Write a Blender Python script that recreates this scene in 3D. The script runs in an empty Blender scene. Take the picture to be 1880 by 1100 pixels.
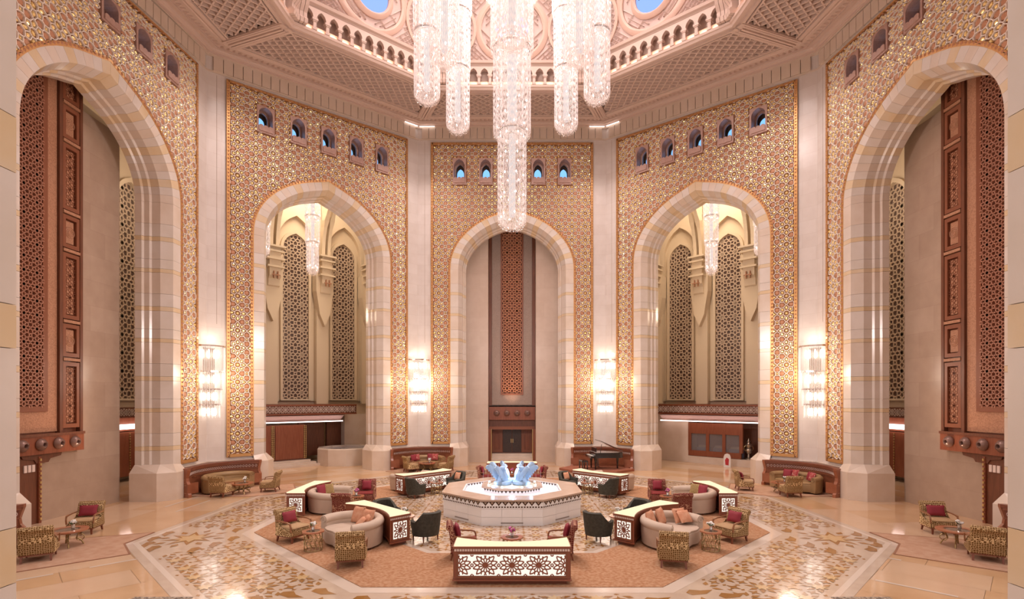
import bpy, math, random
import numpy as np
from mathutils import Vector, Matrix
from mathutils.geometry import tessellate_polygon
random.seed(7)
S = bpy.context.scene
COL = S.collection
PI = math.pi
# ---------------------------------------------------------------- camera
A = 14.0                     # apothem of the octagonal hall (m)
CAMY, CAMZ, FPX, HORIZON = -17.92, 4.06, 950.0, 735.0
cd = bpy.data.cameras.new('camera'); cam = bpy.data.objects.new('camera', cd); COL.objects.link(cam)
cam.location = (0, CAMY, CAMZ); cam.rotation_euler = (PI/2, 0, 0)
cd.sensor_width = 36; cd.lens = 36*FPX/1880; cd.shift_y = (HORIZON-550)/1880; cd.clip_end = 300
S.camera = cam
# ---------------------------------------------------------------- world, exposure, big lights
w = bpy.data.worlds.new('world'); S.world = w; w.use_nodes = True
w.node_tree.nodes['Background'].inputs[0].default_value = (1.0, 0.89, 0.86, 1)
w.node_tree.nodes['Background'].inputs[1].default_value = 0.88
vs = S.view_settings
vs.view_transform = 'Standard'; vs.look = 'None'; vs.gamma = 1; vs.use_curve_mapping = False; vs.exposure = 0.12
S.cycles.max_bounces = 6; S.cycles.diffuse_bounces = 3; S.cycles.glossy_bounces = 3; S.cycles.transparent_max_bounces = 10
S.cycles.sample_clamp_indirect = 6.0; S.cycles.caustics_reflective = False; S.cycles.caustics_refractive = False

def lamp(name, kind, loc, energy, color=(1, .85, .7), size=.5, rot=(0, 0, 0), sizey=None, spot=None, blend=.6):
    l = bpy.data.lights.new(name, kind); o = bpy.data.objects.new(name, l); COL.objects.link(o)
    l.energy = energy; l.color = color; o.location = loc; o.rotation_euler = rot
    if kind == 'AREA':
        l.size = size
        if sizey: l.shape = 'RECTANGLE'; l.size_y = sizey
    elif kind == 'SPOT':
        l.spot_size = spot; l.spot_blend = blend; l.shadow_soft_size = size
    else: l.shadow_soft_size = size
    return o
def aim(o, target):
    d = Vector(target)-o.location
    o.rotation_euler = d.to_track_quat('-Z', 'Y').to_euler()
LC = (1.0, .87, .84)
o = lamp('dome_fill_lamp', 'AREA', (0, 1, 30.5), 2600, (1, .88, .86), 9);  # unseen broad lamp added in the dome, standing in for cove lighting
for i in range(8):           # unseen fill spots added in a ring below the soffit
    a = PI/8 + i*PI/4
    o = lamp('ceiling_fill_spot', 'SPOT', (12.0*math.sin(a), 12.0*math.cos(a), 19.3), 880, LC, .35, spot=2.3, blend=1)
    o.rotation_euler = (0, 0, 0)

# ---------------------------------------------------------------- materials
MATS = {}
def mat(name, col, rough=.5, metal=0.0, emit=None, estr=0.0, col2=None, nscale=6.0, bump=0.0, bscale=40.0, coat=0.0, detail=3, spec=None, stretch=None, alpha=None):
    if name in MATS: return MATS[name]
    m = bpy.data.materials.new(name); m.use_nodes = True; MATS[name] = m
    nt = m.node_tree; b = nt.nodes['Principled BSDF']
    b.inputs['Base Color'].default_value = (*col, 1); b.inputs['Roughness'].default_value = rough; b.inputs['Metallic'].default_value = metal
    if coat: b.inputs['Coat Weight'].default_value = coat; b.inputs['Coat Roughness'].default_value = .08
    if spec is not None: b.inputs['Specular IOR Level'].default_value = spec
    if emit: b.inputs['Emission Color'].default_value = (*emit, 1); b.inputs['Emission Strength'].default_value = estr
    if alpha is not None: b.inputs['Alpha'].default_value = alpha
    if col2 or bump:
        tc = nt.nodes.new('ShaderNodeTexCoord'); vec = tc.outputs['Object']
        if stretch:
            mp = nt.nodes.new('ShaderNodeMapping'); mp.inputs['Scale'].default_value = stretch
            nt.links.new(vec, mp.inputs['Vector']); vec = mp.outputs['Vector']
    if col2:
        n = nt.nodes.new('ShaderNodeTexNoise'); n.inputs['Scale'].default_value = nscale; n.inputs['Detail'].default_value = detail
        r = nt.nodes.new('ShaderNodeValToRGB'); r.color_ramp.elements[0].position = .35; r.color_ramp.elements[1].position = .65
        r.color_ramp.elements[0].color = (*col, 1); r.color_ramp.elements[1].color = (*col2, 1)
        nt.links.new(vec, n.inputs['Vector']); nt.links.new(n.outputs['Fac'], r.inputs['Fac']); nt.links.new(r.outputs['Color'], b.inputs['Base Color'])
    if bump:
        n2 = nt.nodes.new('ShaderNodeTexNoise'); n2.inputs['Scale'].default_value = bscale
        bp = nt.nodes.new('ShaderNodeBump'); bp.inputs['Strength'].default_value = bump; bp.inputs['Distance'].default_value = .02
        nt.links.new(vec, n2.inputs['Vector']); nt.links.new(n2.outputs['Fac'], bp.inputs['Height']); nt.links.new(bp.outputs['Normal'], b.inputs['Normal'])
    return m
def stone(name, u, c1, c2, mortar, rough=.28, bw=1.15, bh=.62, bias=0.0):
    """polished stone slabs on a wall whose horizontal direction is u"""
    if name in MATS: return MATS[name]
    m = bpy.data.materials.new(name); m.use_nodes = True; MATS[name] = m
    nt = m.node_tree; b = nt.nodes['Principled BSDF']; b.inputs['Roughness'].default_value = rough
    tc = nt.nodes.new('ShaderNodeTexCoord'); dt = nt.nodes.new('ShaderNodeVectorMath'); dt.operation = 'DOT_PRODUCT'; dt.inputs[1].default_value = (*u, 0)
    sp = nt.nodes.new('ShaderNodeSeparateXYZ'); cb = nt.nodes.new('ShaderNodeCombineXYZ')
    L = nt.links.new
    L(tc.outputs['Object'], dt.inputs[0]); L(tc.outputs['Object'], sp.inputs[0]); L(dt.outputs['Value'], cb.inputs[0]); L(sp.outputs[2], cb.inputs[1])
    bk = nt.nodes.new('ShaderNodeTexBrick'); bk.inputs['Scale'].default_value = 1; bk.inputs['Brick Width'].default_value = bw; bk.inputs['Row Height'].default_value = bh
    bk.inputs['Mortar Size'].default_value = .006; bk.inputs['Bias'].default_value = bias
    bk.inputs['Color1'].default_value = (*c1, 1); bk.inputs['Color2'].default_value = (*c2, 1); bk.inputs['Mortar'].default_value = (*mortar, 1)
    L(cb.outputs[0], bk.inputs['Vector'])
    n = nt.nodes.new('ShaderNodeTexNoise'); n.inputs['Scale'].default_value = 2.2; n.inputs['Detail'].default_value = 6
    L(tc.outputs['Object'], n.inputs['Vector'])
    mx = nt.nodes.new('ShaderNodeMixRGB'); mx.blend_type = 'SOFT_LIGHT'; mx.inputs['Fac'].default_value = .25
    L(bk.outputs['Color'], mx.inputs[1]); L(n.outputs['Fac'], mx.inputs[2]); L(mx.outputs[0], b.inputs['Base Color'])
    return m
def emis(name, col, s):
    if name in MATS: return MATS[name]
    m = bpy.data.materials.new(name); m.use_nodes = True; MATS[name] = m
    nt = m.node_tree; nt.nodes.remove(nt.nodes['Principled BSDF'])
    e = nt.nodes.new('ShaderNodeEmission'); e.inputs[0].default_value = (*col, 1); e.inputs[1].default_value = s
    nt.links.new(e.outputs[0], nt.nodes['Material Output'].inputs[0]); return m
def crystal(name, tint, estr, clear=.5, rough=.12):
    if name in MATS: return MATS[name]
    m = bpy.data.materials.new(name); m.use_nodes = True; MATS[name] = m
    nt = m.node_tree; nt.nodes.remove(nt.nodes['Principled BSDF']); L = nt.links.new
    t = nt.nodes.new('ShaderNodeBsdfTransparent'); t.inputs[0].default_value = (1, .97, .95, 1)
    g = nt.nodes.new('ShaderNodeBsdfGlossy'); g.inputs['Roughness'].default_value = rough; g.inputs[0].default_value = (1, .97, .95, 1)
    e = nt.nodes.new('ShaderNodeEmission'); e.inputs[0].default_value = (*tint, 1); e.inputs[1].default_value = estr
    ad = nt.nodes.new('ShaderNodeAddShader'); mx = nt.nodes.new('ShaderNodeMixShader'); mx.inputs[0].default_value = 1-clear
    L(g.outputs[0], ad.inputs[0]); L(e.outputs[0], ad.inputs[1]); L(t.outputs[0], mx.inputs[1]); L(ad.outputs[0], mx.inputs[2]); L(mx.outputs[0], nt.nodes['Material Output'].inputs[0])
    return m

# ---------------------------------------------------------------- mesh helpers
class MB:
    def __init__(s): s.v = []; s.f = []; s.m = []
    def add(s, vs, fs, mi=0):
        b = len(s.v); s.v += [tuple(p) for p in vs]; s.f += [tuple(b+i for i in f) for f in fs]; s.m += [mi]*len(fs); return s
    def box(s, x0, x1, y0, y1, z0, z1, mi=0):
        return s.add([(x0,y0,z0),(x1,y0,z0),(x1,y1,z0),(x0,y1,z0),(x0,y0,z1),(x1,y0,z1),(x1,y1,z1),(x0,y1,z1)],
                     [(0,3,2,1),(4,5,6,7),(0,1,5,4),(1,2,6,5),(2,3,7,6),(3,0,4,7)], mi)
    def bbox(s, x0, x1, y0, y1, z0, z1, b=.02, mi=0):   # box with chamfered upper and vertical edges
        r = lambda i: [(x0+i, y0), (x1-i, y0), (x1, y0+i), (x1, y1-i), (x1-i, y1), (x0+i, y1), (x0, y1-i), (x0, y0+i)]
        return s.loft([[(x, y, z0) for x, y in r(b)], [(x, y, z1-b) for x, y in r(b)], [(min(max(x, x0+b), x1-b), min(max(y, y0+b), y1-b), z1) for x, y in r(b)]], mi=mi)
    def prism(s, poly, z0, z1, mi=0, ax='z', cap=True):
        n = len(poly)
        g = {'z': lambda p, h: (p[0], p[1], h), 'y': lambda p, h: (p[0], h, p[1]), 'x': lambda p, h: (h, p[0], p[1])}[ax]
        vs = [g(p, z0) for p in poly]+[g(p, z1) for p in poly]
        fs = [(i, (i+1) % n, n+(i+1) % n, n+i) for i in range(n)]
        if cap:
            for t in tessellate_polygon([[Vector((p[0], p[1], 0)) for p in poly]]): fs += [tuple(reversed(t)), tuple(i+n for i in t)]
        return s.add(vs, fs, mi)
    def loft(s, rings, closed=True, cap=True, mi=0):
        n = len(rings[0]); vs = [p for r in rings for p in r]; fs = []
        for j in range(len(rings)-1):
            for i in range(n if closed else n-1):
                k = (i+1) % n; fs.append((j*n+i, j*n+k, (j+1)*n+k, (j+1)*n+i))
        if cap and closed: fs += [tuple(reversed(range(n))), tuple((len(rings)-1)*n+i for i in range(n))]
        return s.add(vs, fs, mi)
    def lathe(s, prof, n=16, c=(0, 0), mi=0, cap=True):
        return s.loft([[(c[0]+r*math.cos(2*PI*i/n), c[1]+r*math.sin(2*PI*i/n), z) for i in range(n)] for r, z in prof], mi=mi, cap=cap)
    def tube(s, pts, r, n=6, mi=0, closed=False):
        pts = [Vector(p) for p in pts]; rings = []; N = len(pts)
        for i, p in enumerate(pts):
            if closed: d = pts[(i+1) % N]-pts[i-1]
            else: d = pts[min(i+1, N-1)]-pts[max(i-1, 0)]
            d.normalize(); a = Vector((0, 0, 1)) if abs(d.z) < .9 else Vector((1, 0, 0))
            x = d.cross(a).normalized(); y = d.cross(x); rr = r[i] if isinstance(r, (list, tuple)) else r
            rings.append([p+x*rr*math.cos(2*PI*k/n)+y*rr*math.sin(2*PI*k/n) for k in range(n)])
        if closed: rings.append(rings[0])
        return s.loft(rings, cap=not closed, mi=mi)
    def bar(s, p, q, w, h, up=(0, 0, 1), mi=0):
        p = Vector(p); q = Vector(q); d = (q-p).normalized(); u = Vector(up); x = d.cross(u).normalized()*w/2; u = x.cross(d).normalized()*h/2
        return s.loft([[e-x-u, e+x-u, e+x+u, e-x+u] for e in (p, q)], mi=mi)
    def build(s, name, m, parent=None, fn=None, smooth=False, loc=None, rz=0, kind=None):
        v = [fn(*p) for p in s.v] if fn else s.v
        me = bpy.data.meshes.new(name); me.from_pydata(v, [], s.f)
        for mm in (m if isinstance(m, (list, tuple)) else [m]): me.materials.append(mm)
        if isinstance(m, (list, tuple)): me.polygons.foreach_set('material_index', s.m)
        if smooth: me.polygons.foreach_set('use_smooth', [True]*len(me.polygons)); 
        me.update()
        return link(name, me, parent, loc, rz, kind)
def link(name, me, parent=None, loc=None, rz=0, kind=None):
    o = bpy.data.objects.new(name, me); COL.objects.link(o)
    if parent: o.parent = parent
    if loc is not None: o.location = loc
    if rz: o.rotation_euler[2] = rz
    if kind: o['kind'] = kind
    return o
def autosmooth(o, deg=40):
    me = o.data; me.polygons.foreach_set('use_smooth', [True]*len(me.polygons)); me.set_sharp_from_angle(angle=math.radians(deg))
def thing(name, label, cat, loc=(0, 0, 0), rz=0, group=None):
    o = bpy.data.objects.new(name, None); COL.objects.link(o); o.location = loc; o.rotation_euler[2] = rz; o.empty_display_size = .1
    return tag(o, label, cat, group)
def tag(o, label, cat, group=None):
    o['label'] = label; o['category'] = cat
    if group: o['group'] = group
    return o
def dup(o, loc=None, rz=None, label=None, group=None, parent=None, sx=1):
    c = o.copy(); COL.objects.link(c)
    if parent is not None: c.parent = parent
    if loc is not None: c.location = loc
    if rz is not None: c.rotation_euler[2] = rz
    if sx != 1: c.scale = (sx, 1, 1)
    if label: c['label'] = label
    if group: c['group'] = group
    for ch in list(o.children): dup(ch, parent=c)
    return c
def fl(px, py, z=0.0):       # a floor (or height z) point seen at a photo position
    Z = FPX*(CAMZ-z)/(py-HORIZON); return Vector(((px-940)*Z/FPX, Z+CAMY, z))

# ---------------------------------------------------------------- octagon frames
WN = {'back': (0, 1), 'diag_right': (.70711, .70711), 'diag_left': (-.70711, .70711), 'right': (1, 0), 'left': (-1, 0)}
T8 = math.tan(PI/8)
def zw(y, z):                # the ceiling falls very slightly towards the entrance
    c = min(max(((z-4.06)/14-.84)/.29, 0), 1.04)
    return z-.105*c**1.5*(14-min(max(y, -3), 14))
def frame(k, base=A):        # (t along the wall, d outwards, z) -> world
    nx, ny = WN[k]
    def f(t, d, z):
        x = nx*(base+d)+ny*t; y = ny*(base+d)-nx*t
        return (x, y, zw(y, z))
    return f
# ---------------------------------------------------------------- shared materials
M_ring1 = mat('marble_pale', (.71, .62, .56), .2, col2=(.66, .565, .49), nscale=1.4)
M_ring2 = mat('marble_gold', (.68, .50, .31), .22, col2=(.70, .55, .39), nscale=2.0)
M_ring3 = mat('marble_rose', (.66, .53, .43), .22, col2=(.71, .59, .50), nscale=1.6)
M_frieze = mat('frieze_stone', (.66, .52, .41), .4, col2=(.70, .56, .46), nscale=1.5)
M_plaster = mat('ceiling_plaster', (.58, .40, .32), .6)
M_plaster2 = mat('ceiling_plaster_pale', (.66, .49, .41), .6)
M_bronze = mat('panel_ground', (.27, .11, .04), .5, .1, col2=(.33, .145, .06), nscale=9)
M_strap = mat('panel_strapwork', (.92, .80, .71), .4, .0)
M_gold = mat('gold_boss', (1.0, .74, .32), .22, .5)
M_floret = mat('bronze_floret', (.50, .235, .125), .5, .1)
M_trim = mat('panel_trim', (.62, .33, .12), .35, .5)
M_frame = mat('window_bronze', (.50, .31, .255), .4, .1, col2=(.43, .26, .21), nscale=12)
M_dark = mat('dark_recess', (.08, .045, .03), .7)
M_blue = emis('evening_sky_pane', (.22, .50, .95), 1.3)
M_cream = mat('cream_plaster', (.72, .58, .42), .6)
M_groove = mat('joint_groove', (.42, .31, .24), .8)  # groove colour of the fine wall joints
def wallstone(k):
    nx, ny = WN[k]
    return stone('wall_marble_'+k, (ny, -nx), (.68, .59, .54), (.72, .635, .59), (.62, .525, .47), rough=.17)

# ---------------------------------------------------------------- the arch profile
WO, SPR, RISE, TOP = 3.81, 12.1, 3.7, 20.95
PANW, PB, PT = 4.92, 1.45, 19.85
def hcurve(u):
    u = min(max(u, 0), 1)
    return math.sqrt(max(1-u*u, 0))-.075*(1-math.exp(-u/.17))*(1-u**6)
def arch_pt(sgn, s, e):      # s in 0..1 along half the arch, from springing to crown; e = inward offset
    u = math.cos(s*PI/2); return (sgn*(WO-e)*u, SPR+(RISE-e*.92)*hcurve(u))
def arch_outline(e, z0, n=16):
    L = [(-(WO-e), z0)]+[arch_pt(-1, i/n, e) for i in range(n+1)]+[arch_pt(1, 1-i/n, e) for i in range(1, n+1)]+[((WO-e), z0)]
    return L
def in_arch(t, z, m=0.0):
    u = abs(t)/(WO+m)
    return u < 1 and z < SPR+(RISE+m)*hcurve(u)
WINT, WINZ = [-3.24, -1.62, 0, 1.62, 3.24], 18.14

# ---------------------------------------------------------------- the panel pattern: power cells round an eightfold rosette
def cells(sites, weights, lim=1.6):
    out = []
    allp = [(x+i, y+j, w) for (x, y), w in zip(sites, weights) for i in (-1, 0, 1) for j in (-1, 0, 1)]
    for (x, y), w in zip(sites, weights):
        poly = [(x-lim, y-lim), (x+lim, y-lim), (x+lim, y+lim), (x-lim, y+lim)]
        for (a, b, v) in allp:
            if abs(a-x) < 1e-6 and abs(b-y) < 1e-6: continue
            nx, ny = a-x, b-y; c = (a*a+b*b-x*x-y*y+w-v)/2
            q = []
            for i in range(len(poly)):
                p0, p1 = poly[i], poly[(i+1) % len(poly)]
                d0 = nx*p0[0]+ny*p0[1]-c; d1 = nx*p1[0]+ny*p1[1]-c
                if d0 <= 0: q.append(p0)
                if d0*d1 < 0: t = d0/(d0-d1); q.append((p0[0]+t*(p1[0]-p0[0]), p0[1]+t*(p1[1]-p0[1])))
            poly = q
            if not poly: break
        out.append(poly)
    return out
SITES = [(0, 0)]+[(.315*math.cos(k*PI/4), .315*math.sin(k*PI/4)) for k in range(8)]+[(.5, .245), (.5, -.245), (.245, .5), (-.245, .5), (.5, .5)]
KINDS = ['star']+['boss']*8+['floret']*4+['cross']
CELLS = cells(SITES, [.004]+[0]*8+[.014]*4+[0])
def inset(poly, c, k): return [(c[0]+(p[0]-c[0])*k, c[1]+(p[1]-c[1])*k) for p in poly]
UNIT = .815
def petal(c, r, n, depth=.25):
    return [(c[0]+r*(1-depth*(i % 2))*math.cos(PI*i/n+PI/n), c[1]+r*(1-depth*(i % 2))*math.sin(PI*i/n+PI/n)) for i in range(2*n)]
U_strap, U_gold, U_flo = MB(), [], []
_seen = set()
for poly in CELLS:
    for i in range(len(poly)):
        p, q = poly[i], poly[(i+1) % len(poly)]
        L = math.hypot(q[0]-p[0], q[1]-p[1])
        if L < .012: continue
        mx, my = ((p[0]+q[0])/2+.5) % 1, ((p[1]+q[1])/2+.5) % 1
        key = (round(mx*200) % 200, round(my*200) % 200)
        if key in _seen: continue
        _seen.add(key)
        nx, ny = (q[1]-p[1])/L, -(q[0]-p[0])/L; wd = .021
        U_strap.add([(p[0]-nx*wd, p[1]-ny*wd, 0), (p[0]-nx*wd*.6, p[1]-ny*wd*.6, .06), (p[0]+nx*wd*.6, p[1]+ny*wd*.6, .06), (p[0]+nx*wd, p[1]+ny*wd, 0), (q[0]-nx*wd, q[1]-ny*wd, 0), (q[0]-nx*wd*.6, q[1]-ny*wd*.6, .06), (q[0]+nx*wd*.6, q[1]+ny*wd*.6, .06), (q[0]+nx*wd, q[1]+ny*wd, 0)], [(0, 1, 5, 4), (1, 2, 6, 5), (2, 3, 7, 6)])
def domed(poly, c, h, k0=.72, k1=.35):
    a = inset(poly, c, k0); b = inset(poly, c, k1)
    m = MB(); m.loft([[(x, y, 0) for x, y in a], [(x, y, h*.75) for x, y in inset(poly, c, (k0+k1)/2+.08)], [(x, y, h) for x, y in b]]); m.f.pop(-2); m.m.pop(-2)
    return m
for poly, c, kd in zip(CELLS, SITES, KINDS):
    if kd == 'boss': U_gold.append((domed(poly, c, .06, .58, .25), c))
    elif kd == 'star':
        U_gold.append((domed(petal(c, .12, 8, .45), c, .045, 1, .3), c))
    elif kd == 'cross': U_gold.append((domed(petal(c, .08, 4, .4), c, .05, 1, .3), c))
    else:
        U_flo.append((domed(petal(c, .148, 6, .2), c, .04, 1, .55), c))

GOLD_PARTS = []
def panel(k, wall):
    F = frame(k); P0 = -.05
    f = lambda x, y, z: F(x, P0-z, y)
    # ground plate with the arch and the windows left open
    outer = [(-PANW, PB), (PANW, PB), (PANW, PT), (-PANW, PT)]
    # one outline running round the arch, so that it is a simple polygon with window holes
    out = [(-PANW, PB), (-PANW, PT), (PANW, PT), (PANW, PB)]+list(reversed(arch_outline(0.02, PB)))
    holes = [[(t-.38, WINZ-.78), (t+.38, WINZ-.78), (t+.38, WINZ+.78), (t-.38, WINZ+.78)] for t in WINT]
    pl = [[Vector((p[0], p[1], 0)) for p in q] for q in [out]+holes]
    flat = [p for q in [out]+holes for p in q]
    m = MB(); m.add([(p[0], p[1], 0) for p in flat], tessellate_polygon(pl))
    pan = m.build('ornament_panel', M_bronze, wall, f)
    nx, nz = 12, 23
    us = 2*PANW/nx; uz = (PT-PB)/22.5
    def ok(t, z, m=.12):
        if abs(t) > PANW-.06 or z < PB+.08 or z > PT-.08: return False
        if in_arch(t, z, m): return False
        return not any(abs(t-a) < .43 and abs(z-WINZ) < .84 for a in WINT)
    SV, SF, GV, GF, FV, FF = [], [], [], [], [], []
    def put(V, Fc, mb, i, j, sel=None):
        b = len(V); V += [(((x+i+.5)*us)-PANW, PB+(y+j+.25)*uz, z) for x, y, z in mb.v]; Fc += [tuple(b+q for q in ff) for ff in mb.f]
    near = k in ('left', 'right')
    for i in range(-1, nx+1):
        for j in range(-1, nz+1):
            cx, cz = (i+.5)*us-PANW, PB+(j+.25)*uz
            if not (any(ok(cx+a*us/2, cz+b*uz/2, 0) for a in (-1, 0, 1) for b in (-1, 0, 1))): continue
            b = len(SV); keep = []
            for q in range(0, len(U_strap.v), 8):
                vv = [((x+i+.5)*us-PANW, PB+(y+j+.25)*uz, z) for x, y, z in U_strap.v[q:q+8]]
                if not (ok(vv[1][0], vv[1][1], .03) and ok(vv[5][0], vv[5][1], .03)): continue
                b = len(SV); SV += vv; SF += [(b, b+1, b+5, b+4), (b+1, b+2, b+6, b+5), (b+2, b+3, b+7, b+6)]
            for mb, c in U_gold:
                t, z = (c[0]+i+.5)*us-PANW, PB+(c[1]+j+.25)*uz
                if not ok(t, z): continue
                x, y, zz = F(t, 0, z); Z = y-CAMY
                px = 940+FPX*x/Z; py = HORIZON-FPX*(zz-CAMZ)/Z
                if near and -10 < py < 330 and 30 < px < 1850 and Z < 20.3:
                    q = MB(); q.f = mb.f; q.m = mb.m
                    q.v = [((x+i+.5)*us-PANW, PB+(y+j+.25)*uz, z) for x, y, z in mb.v]
                    GOLD_PARTS.append(q.build('gold_boss', M_gold, pan, f)); continue
                put(GV, GF, mb, i, j)
            for mb, c in U_flo:
                if ok((c[0]+i+.5)*us-PANW, PB+(c[1]+j+.25)*uz): put(FV, FF, mb, i, j)
    for nm, V, Fc, mm in (('strapwork', SV, SF, M_strap), ('gold_bosses_field', GV, GF, M_gold), ('bronze_florets', FV, FF, M_floret)):
        q = MB(); q.add(V, Fc); q.build(nm, mm, pan, f, kind='stuff')
    # border trim along the edges and round the arch
    m = MB(); b = .07
    for (x0, x1, z0, z1) in ((-PANW-b, -PANW+b, PB-b, PT+b), (PANW-b, PANW+b, PB-b, PT+b), (-PANW, PANW, PT-b, PT+b), (-PANW, -WO, PB-b, PB+b), (WO, PANW, PB-b, PB+b)):
        m.box(x0, x1, z0, z1, 0, .07)
    a0 = arch_outline(-.13, PB); a1 = arch_outline(.02, PB)
    for p0, p1, q0, q1 in zip(a0, a0[1:], a1, a1[1:]):
        m.add([(*p0, 0), (*p1, 0), (*q1, 0), (*q0, 0), (*p0, .06), (*p1, .06), (*q1, .06), (*q0, .06)], [(4, 5, 6, 7), (0, 1, 5, 4), (2, 3, 7, 6)])
    m.build('border_trim', M_trim, pan, f)
    # bead row on the border
    m = MB(); 
    def bead(t, z, s=.045): m.add([(t-s, z-s, .06), (t+s, z-s, .06), (t+s, z+s, .06), (t-s, z+s, .06), (t, z, .11)], [(0, 1, 4), (1, 2, 4), (2, 3, 4), (3, 0, 4)])
    n = int((PT-PB)/.17)
    for i in range(n+1):
        z = PB+(PT-PB)*i/n
        for s in (-1, 1): bead(s*PANW, z)
    n = int(2*PANW/.17)
    for i in range(n): bead(-PANW+2*PANW*i/n, PT)
    for s in (-1, 1):
        for i in range(60): bead(s*(WO+.07), PB+(SPR-PB)*i/60)
        for i in range(36): bead(*arch_pt(s, i/36, -.07))
    m.build('bead_row', M_floret, pan, f, kind='stuff')

def arch_blocks(k, wall):
    F = frame(k)
    sec = [(0, 0.0), (0, -.10), (.50, -.10), (.72, .28), (.72, .62), (.80, .67), (.80, .88), (.88, .93), (.88, 1.2), (0, 1.2)]
    rnd = random.Random(5)
    def block(name, ptf, s0, s1, mm, nseg=1):
        m = MB(); rings = []
        for i in range(nseg+1):
            s = s0+(s1-s0)*i/nseg
            r = []
            for e, d in sec: x, z = ptf(s, e); r.append((x, d, z))
            rings.append(r)
        m.loft(rings); return m.build(name, mm, wall, F)
    mats = (M_ring1, M_ring2, M_ring1, M_ring3)
    for sgn in (-1, 1):
        z = 1.27; i = 0
        while z < SPR-.05:
            h = (.74, .18, .52, .86, .16, .38)[i % 6]
            z1 = min(z+h, SPR)
            if SPR-z1 < .25: z1 = SPR
            block('jamb_block', lambda s, e: (sgn*(WO-e), s), z+.004, z1-.004, (M_ring1, M_ring2, M_ring1, M_ring3, M_ring2, M_ring1)[i % 6]); z = z1; i += 1
        n = 15
        for i in range(n):
            block('voussoir', lambda s, e: arch_pt(sgn, s, e), i/n+.0006, (i+1)/n-.0006, M_ring2 if i % 4 == 2 else (M_ring3 if i % 4 == 0 else M_ring1), 2)
        # plinth
        m = MB(); x0, x1 = WO-1.0, WO+.02
        pts0 = [(sgn*(WO+.0), -.32), (sgn*(WO-.62), -.32), (sgn*(WO-1.06), .2), (sgn*(WO-1.06), 1.3), (sgn*WO, 1.3)]
        pts1 = [(sgn*(WO+.0), -.05), (sgn*(WO-.50), -.10), (sgn*(WO-.74), .28), (sgn*(WO-.9), 1.2), (sgn*WO, 1.2)]
        m.loft([[(x, y, 0) for x, y in pts0], [(x, y, 1.12) for x, y in pts0], [(x, y, 1.45) for x, y in pts1]])
        m.build('plinth', M_ring3, wall, F)

def make_wall(k, label):
    F = frame(k)
    hw = A*T8
    out = [(-hw, 0), (-hw, TOP), (hw, TOP), (hw, 0)]+list(reversed(arch_outline(.0, 0)))
    holes = [[(t-.38, WINZ-.78), (t+.38, WINZ-.78), (t+.38, WINZ+.78), (t-.38, WINZ+.78)] for t in WINT]
    m = MB(); flat = [p for q in [out]+holes for p in q]
    tri = tessellate_polygon([[Vector((p[0], p[1], 0)) for p in q] for q in [out]+holes])
    m.add([(p[0], 0, p[1]) for p in flat], tri)
    m.add([(p[0], 1.2, p[1]) for p in flat], tri)
    wall = m.build('wall_'+k, wallstone(k), None, F, kind='structure')
    panel(k, wall); arch_blocks(k, wall)
    # fine vertical joints beside the corner and the base course
    m = MB()
    for s in (-1,): m.box(s*5.38-.008, s*5.38+.008, -.006, .01, 7.6, 20.0)
    m.build('joint_line', M_groove, wall, F)
    for s in (-1, 1):
        m = MB(); m.box(min(s*WO, s*hw), max(s*WO, s*hw), -.10, .0, 0, 1.22); m.prism([(min(s*WO, s*hw), 1.22), (max(s*WO, s*hw), 1.22), (max(s*WO, s*hw), 1.25), (min(s*WO, s*hw), 1.25)], -.12, 0, ax='y'); m.build('base_course', M_ring3, wall, F)
    # frieze blocks
    n = 26
    for i in range(n):
        t0 = -hw+.25+(2*hw-.5)*i/n; t1 = -hw+.25+(2*hw-.5)*(i+1)/n
        m = MB(); m.bbox(t0+.015, t1-.015, -.10, 0, 20.18, 20.80, .0); 
        m.v = [(x, y, z) for x, y, z in m.v]
        m.build('frieze_block', M_frieze, wall, F)
    m = MB(); m.box(-hw, hw, -.03, 0, 20.1, 20.18); m.box(-hw, hw, -.1, 0, 20.8, 20.96); m.build('frieze_band', M_frieze, wall, F)
    return wall
WALLS = {k: make_wall(k, '') for k in WN}

# ---------------------------------------------------------------- the small arched windows high in the walls
def warch(w, z0, z1, n=6):   # pointed arch outline centred on t=0
    r = (z1-z0)*.36; zs = z1-r
    L = [(-w, z0)]
    for i in range(n+1):
        u = math.cos(i/n*PI/2); L.append((-w*u, zs+r*(hcurve(u))))
    for i in range(n-1, -1, -1):
        u = math.cos(i/n*PI/2); L.append((w*u, zs+r*(hcurve(u))))
    return L+[(w, z0)]
def plate_with_hole(m, outer, hole, d0, d1):
    flat = list(outer)+list(hole)
    tri = tessellate_polygon([[Vector((p[0], p[1], 0)) for p in outer], [Vector((p[0], p[1], 0)) for p in hole]])
    m.add([(p[0], d0, p[1]) for p in flat], tri); m.add([(p[0], d1, p[1]) for p in flat], tri)
    for L in (outer, hole):
        n = len(L); m.add([(p[0], d0, p[1]) for p in L]+[(p[0], d1, p[1]) for p in L], [(i, (i+1) % n, n+(i+1) % n, n+i) for i in range(n)])
wn = 0
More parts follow.
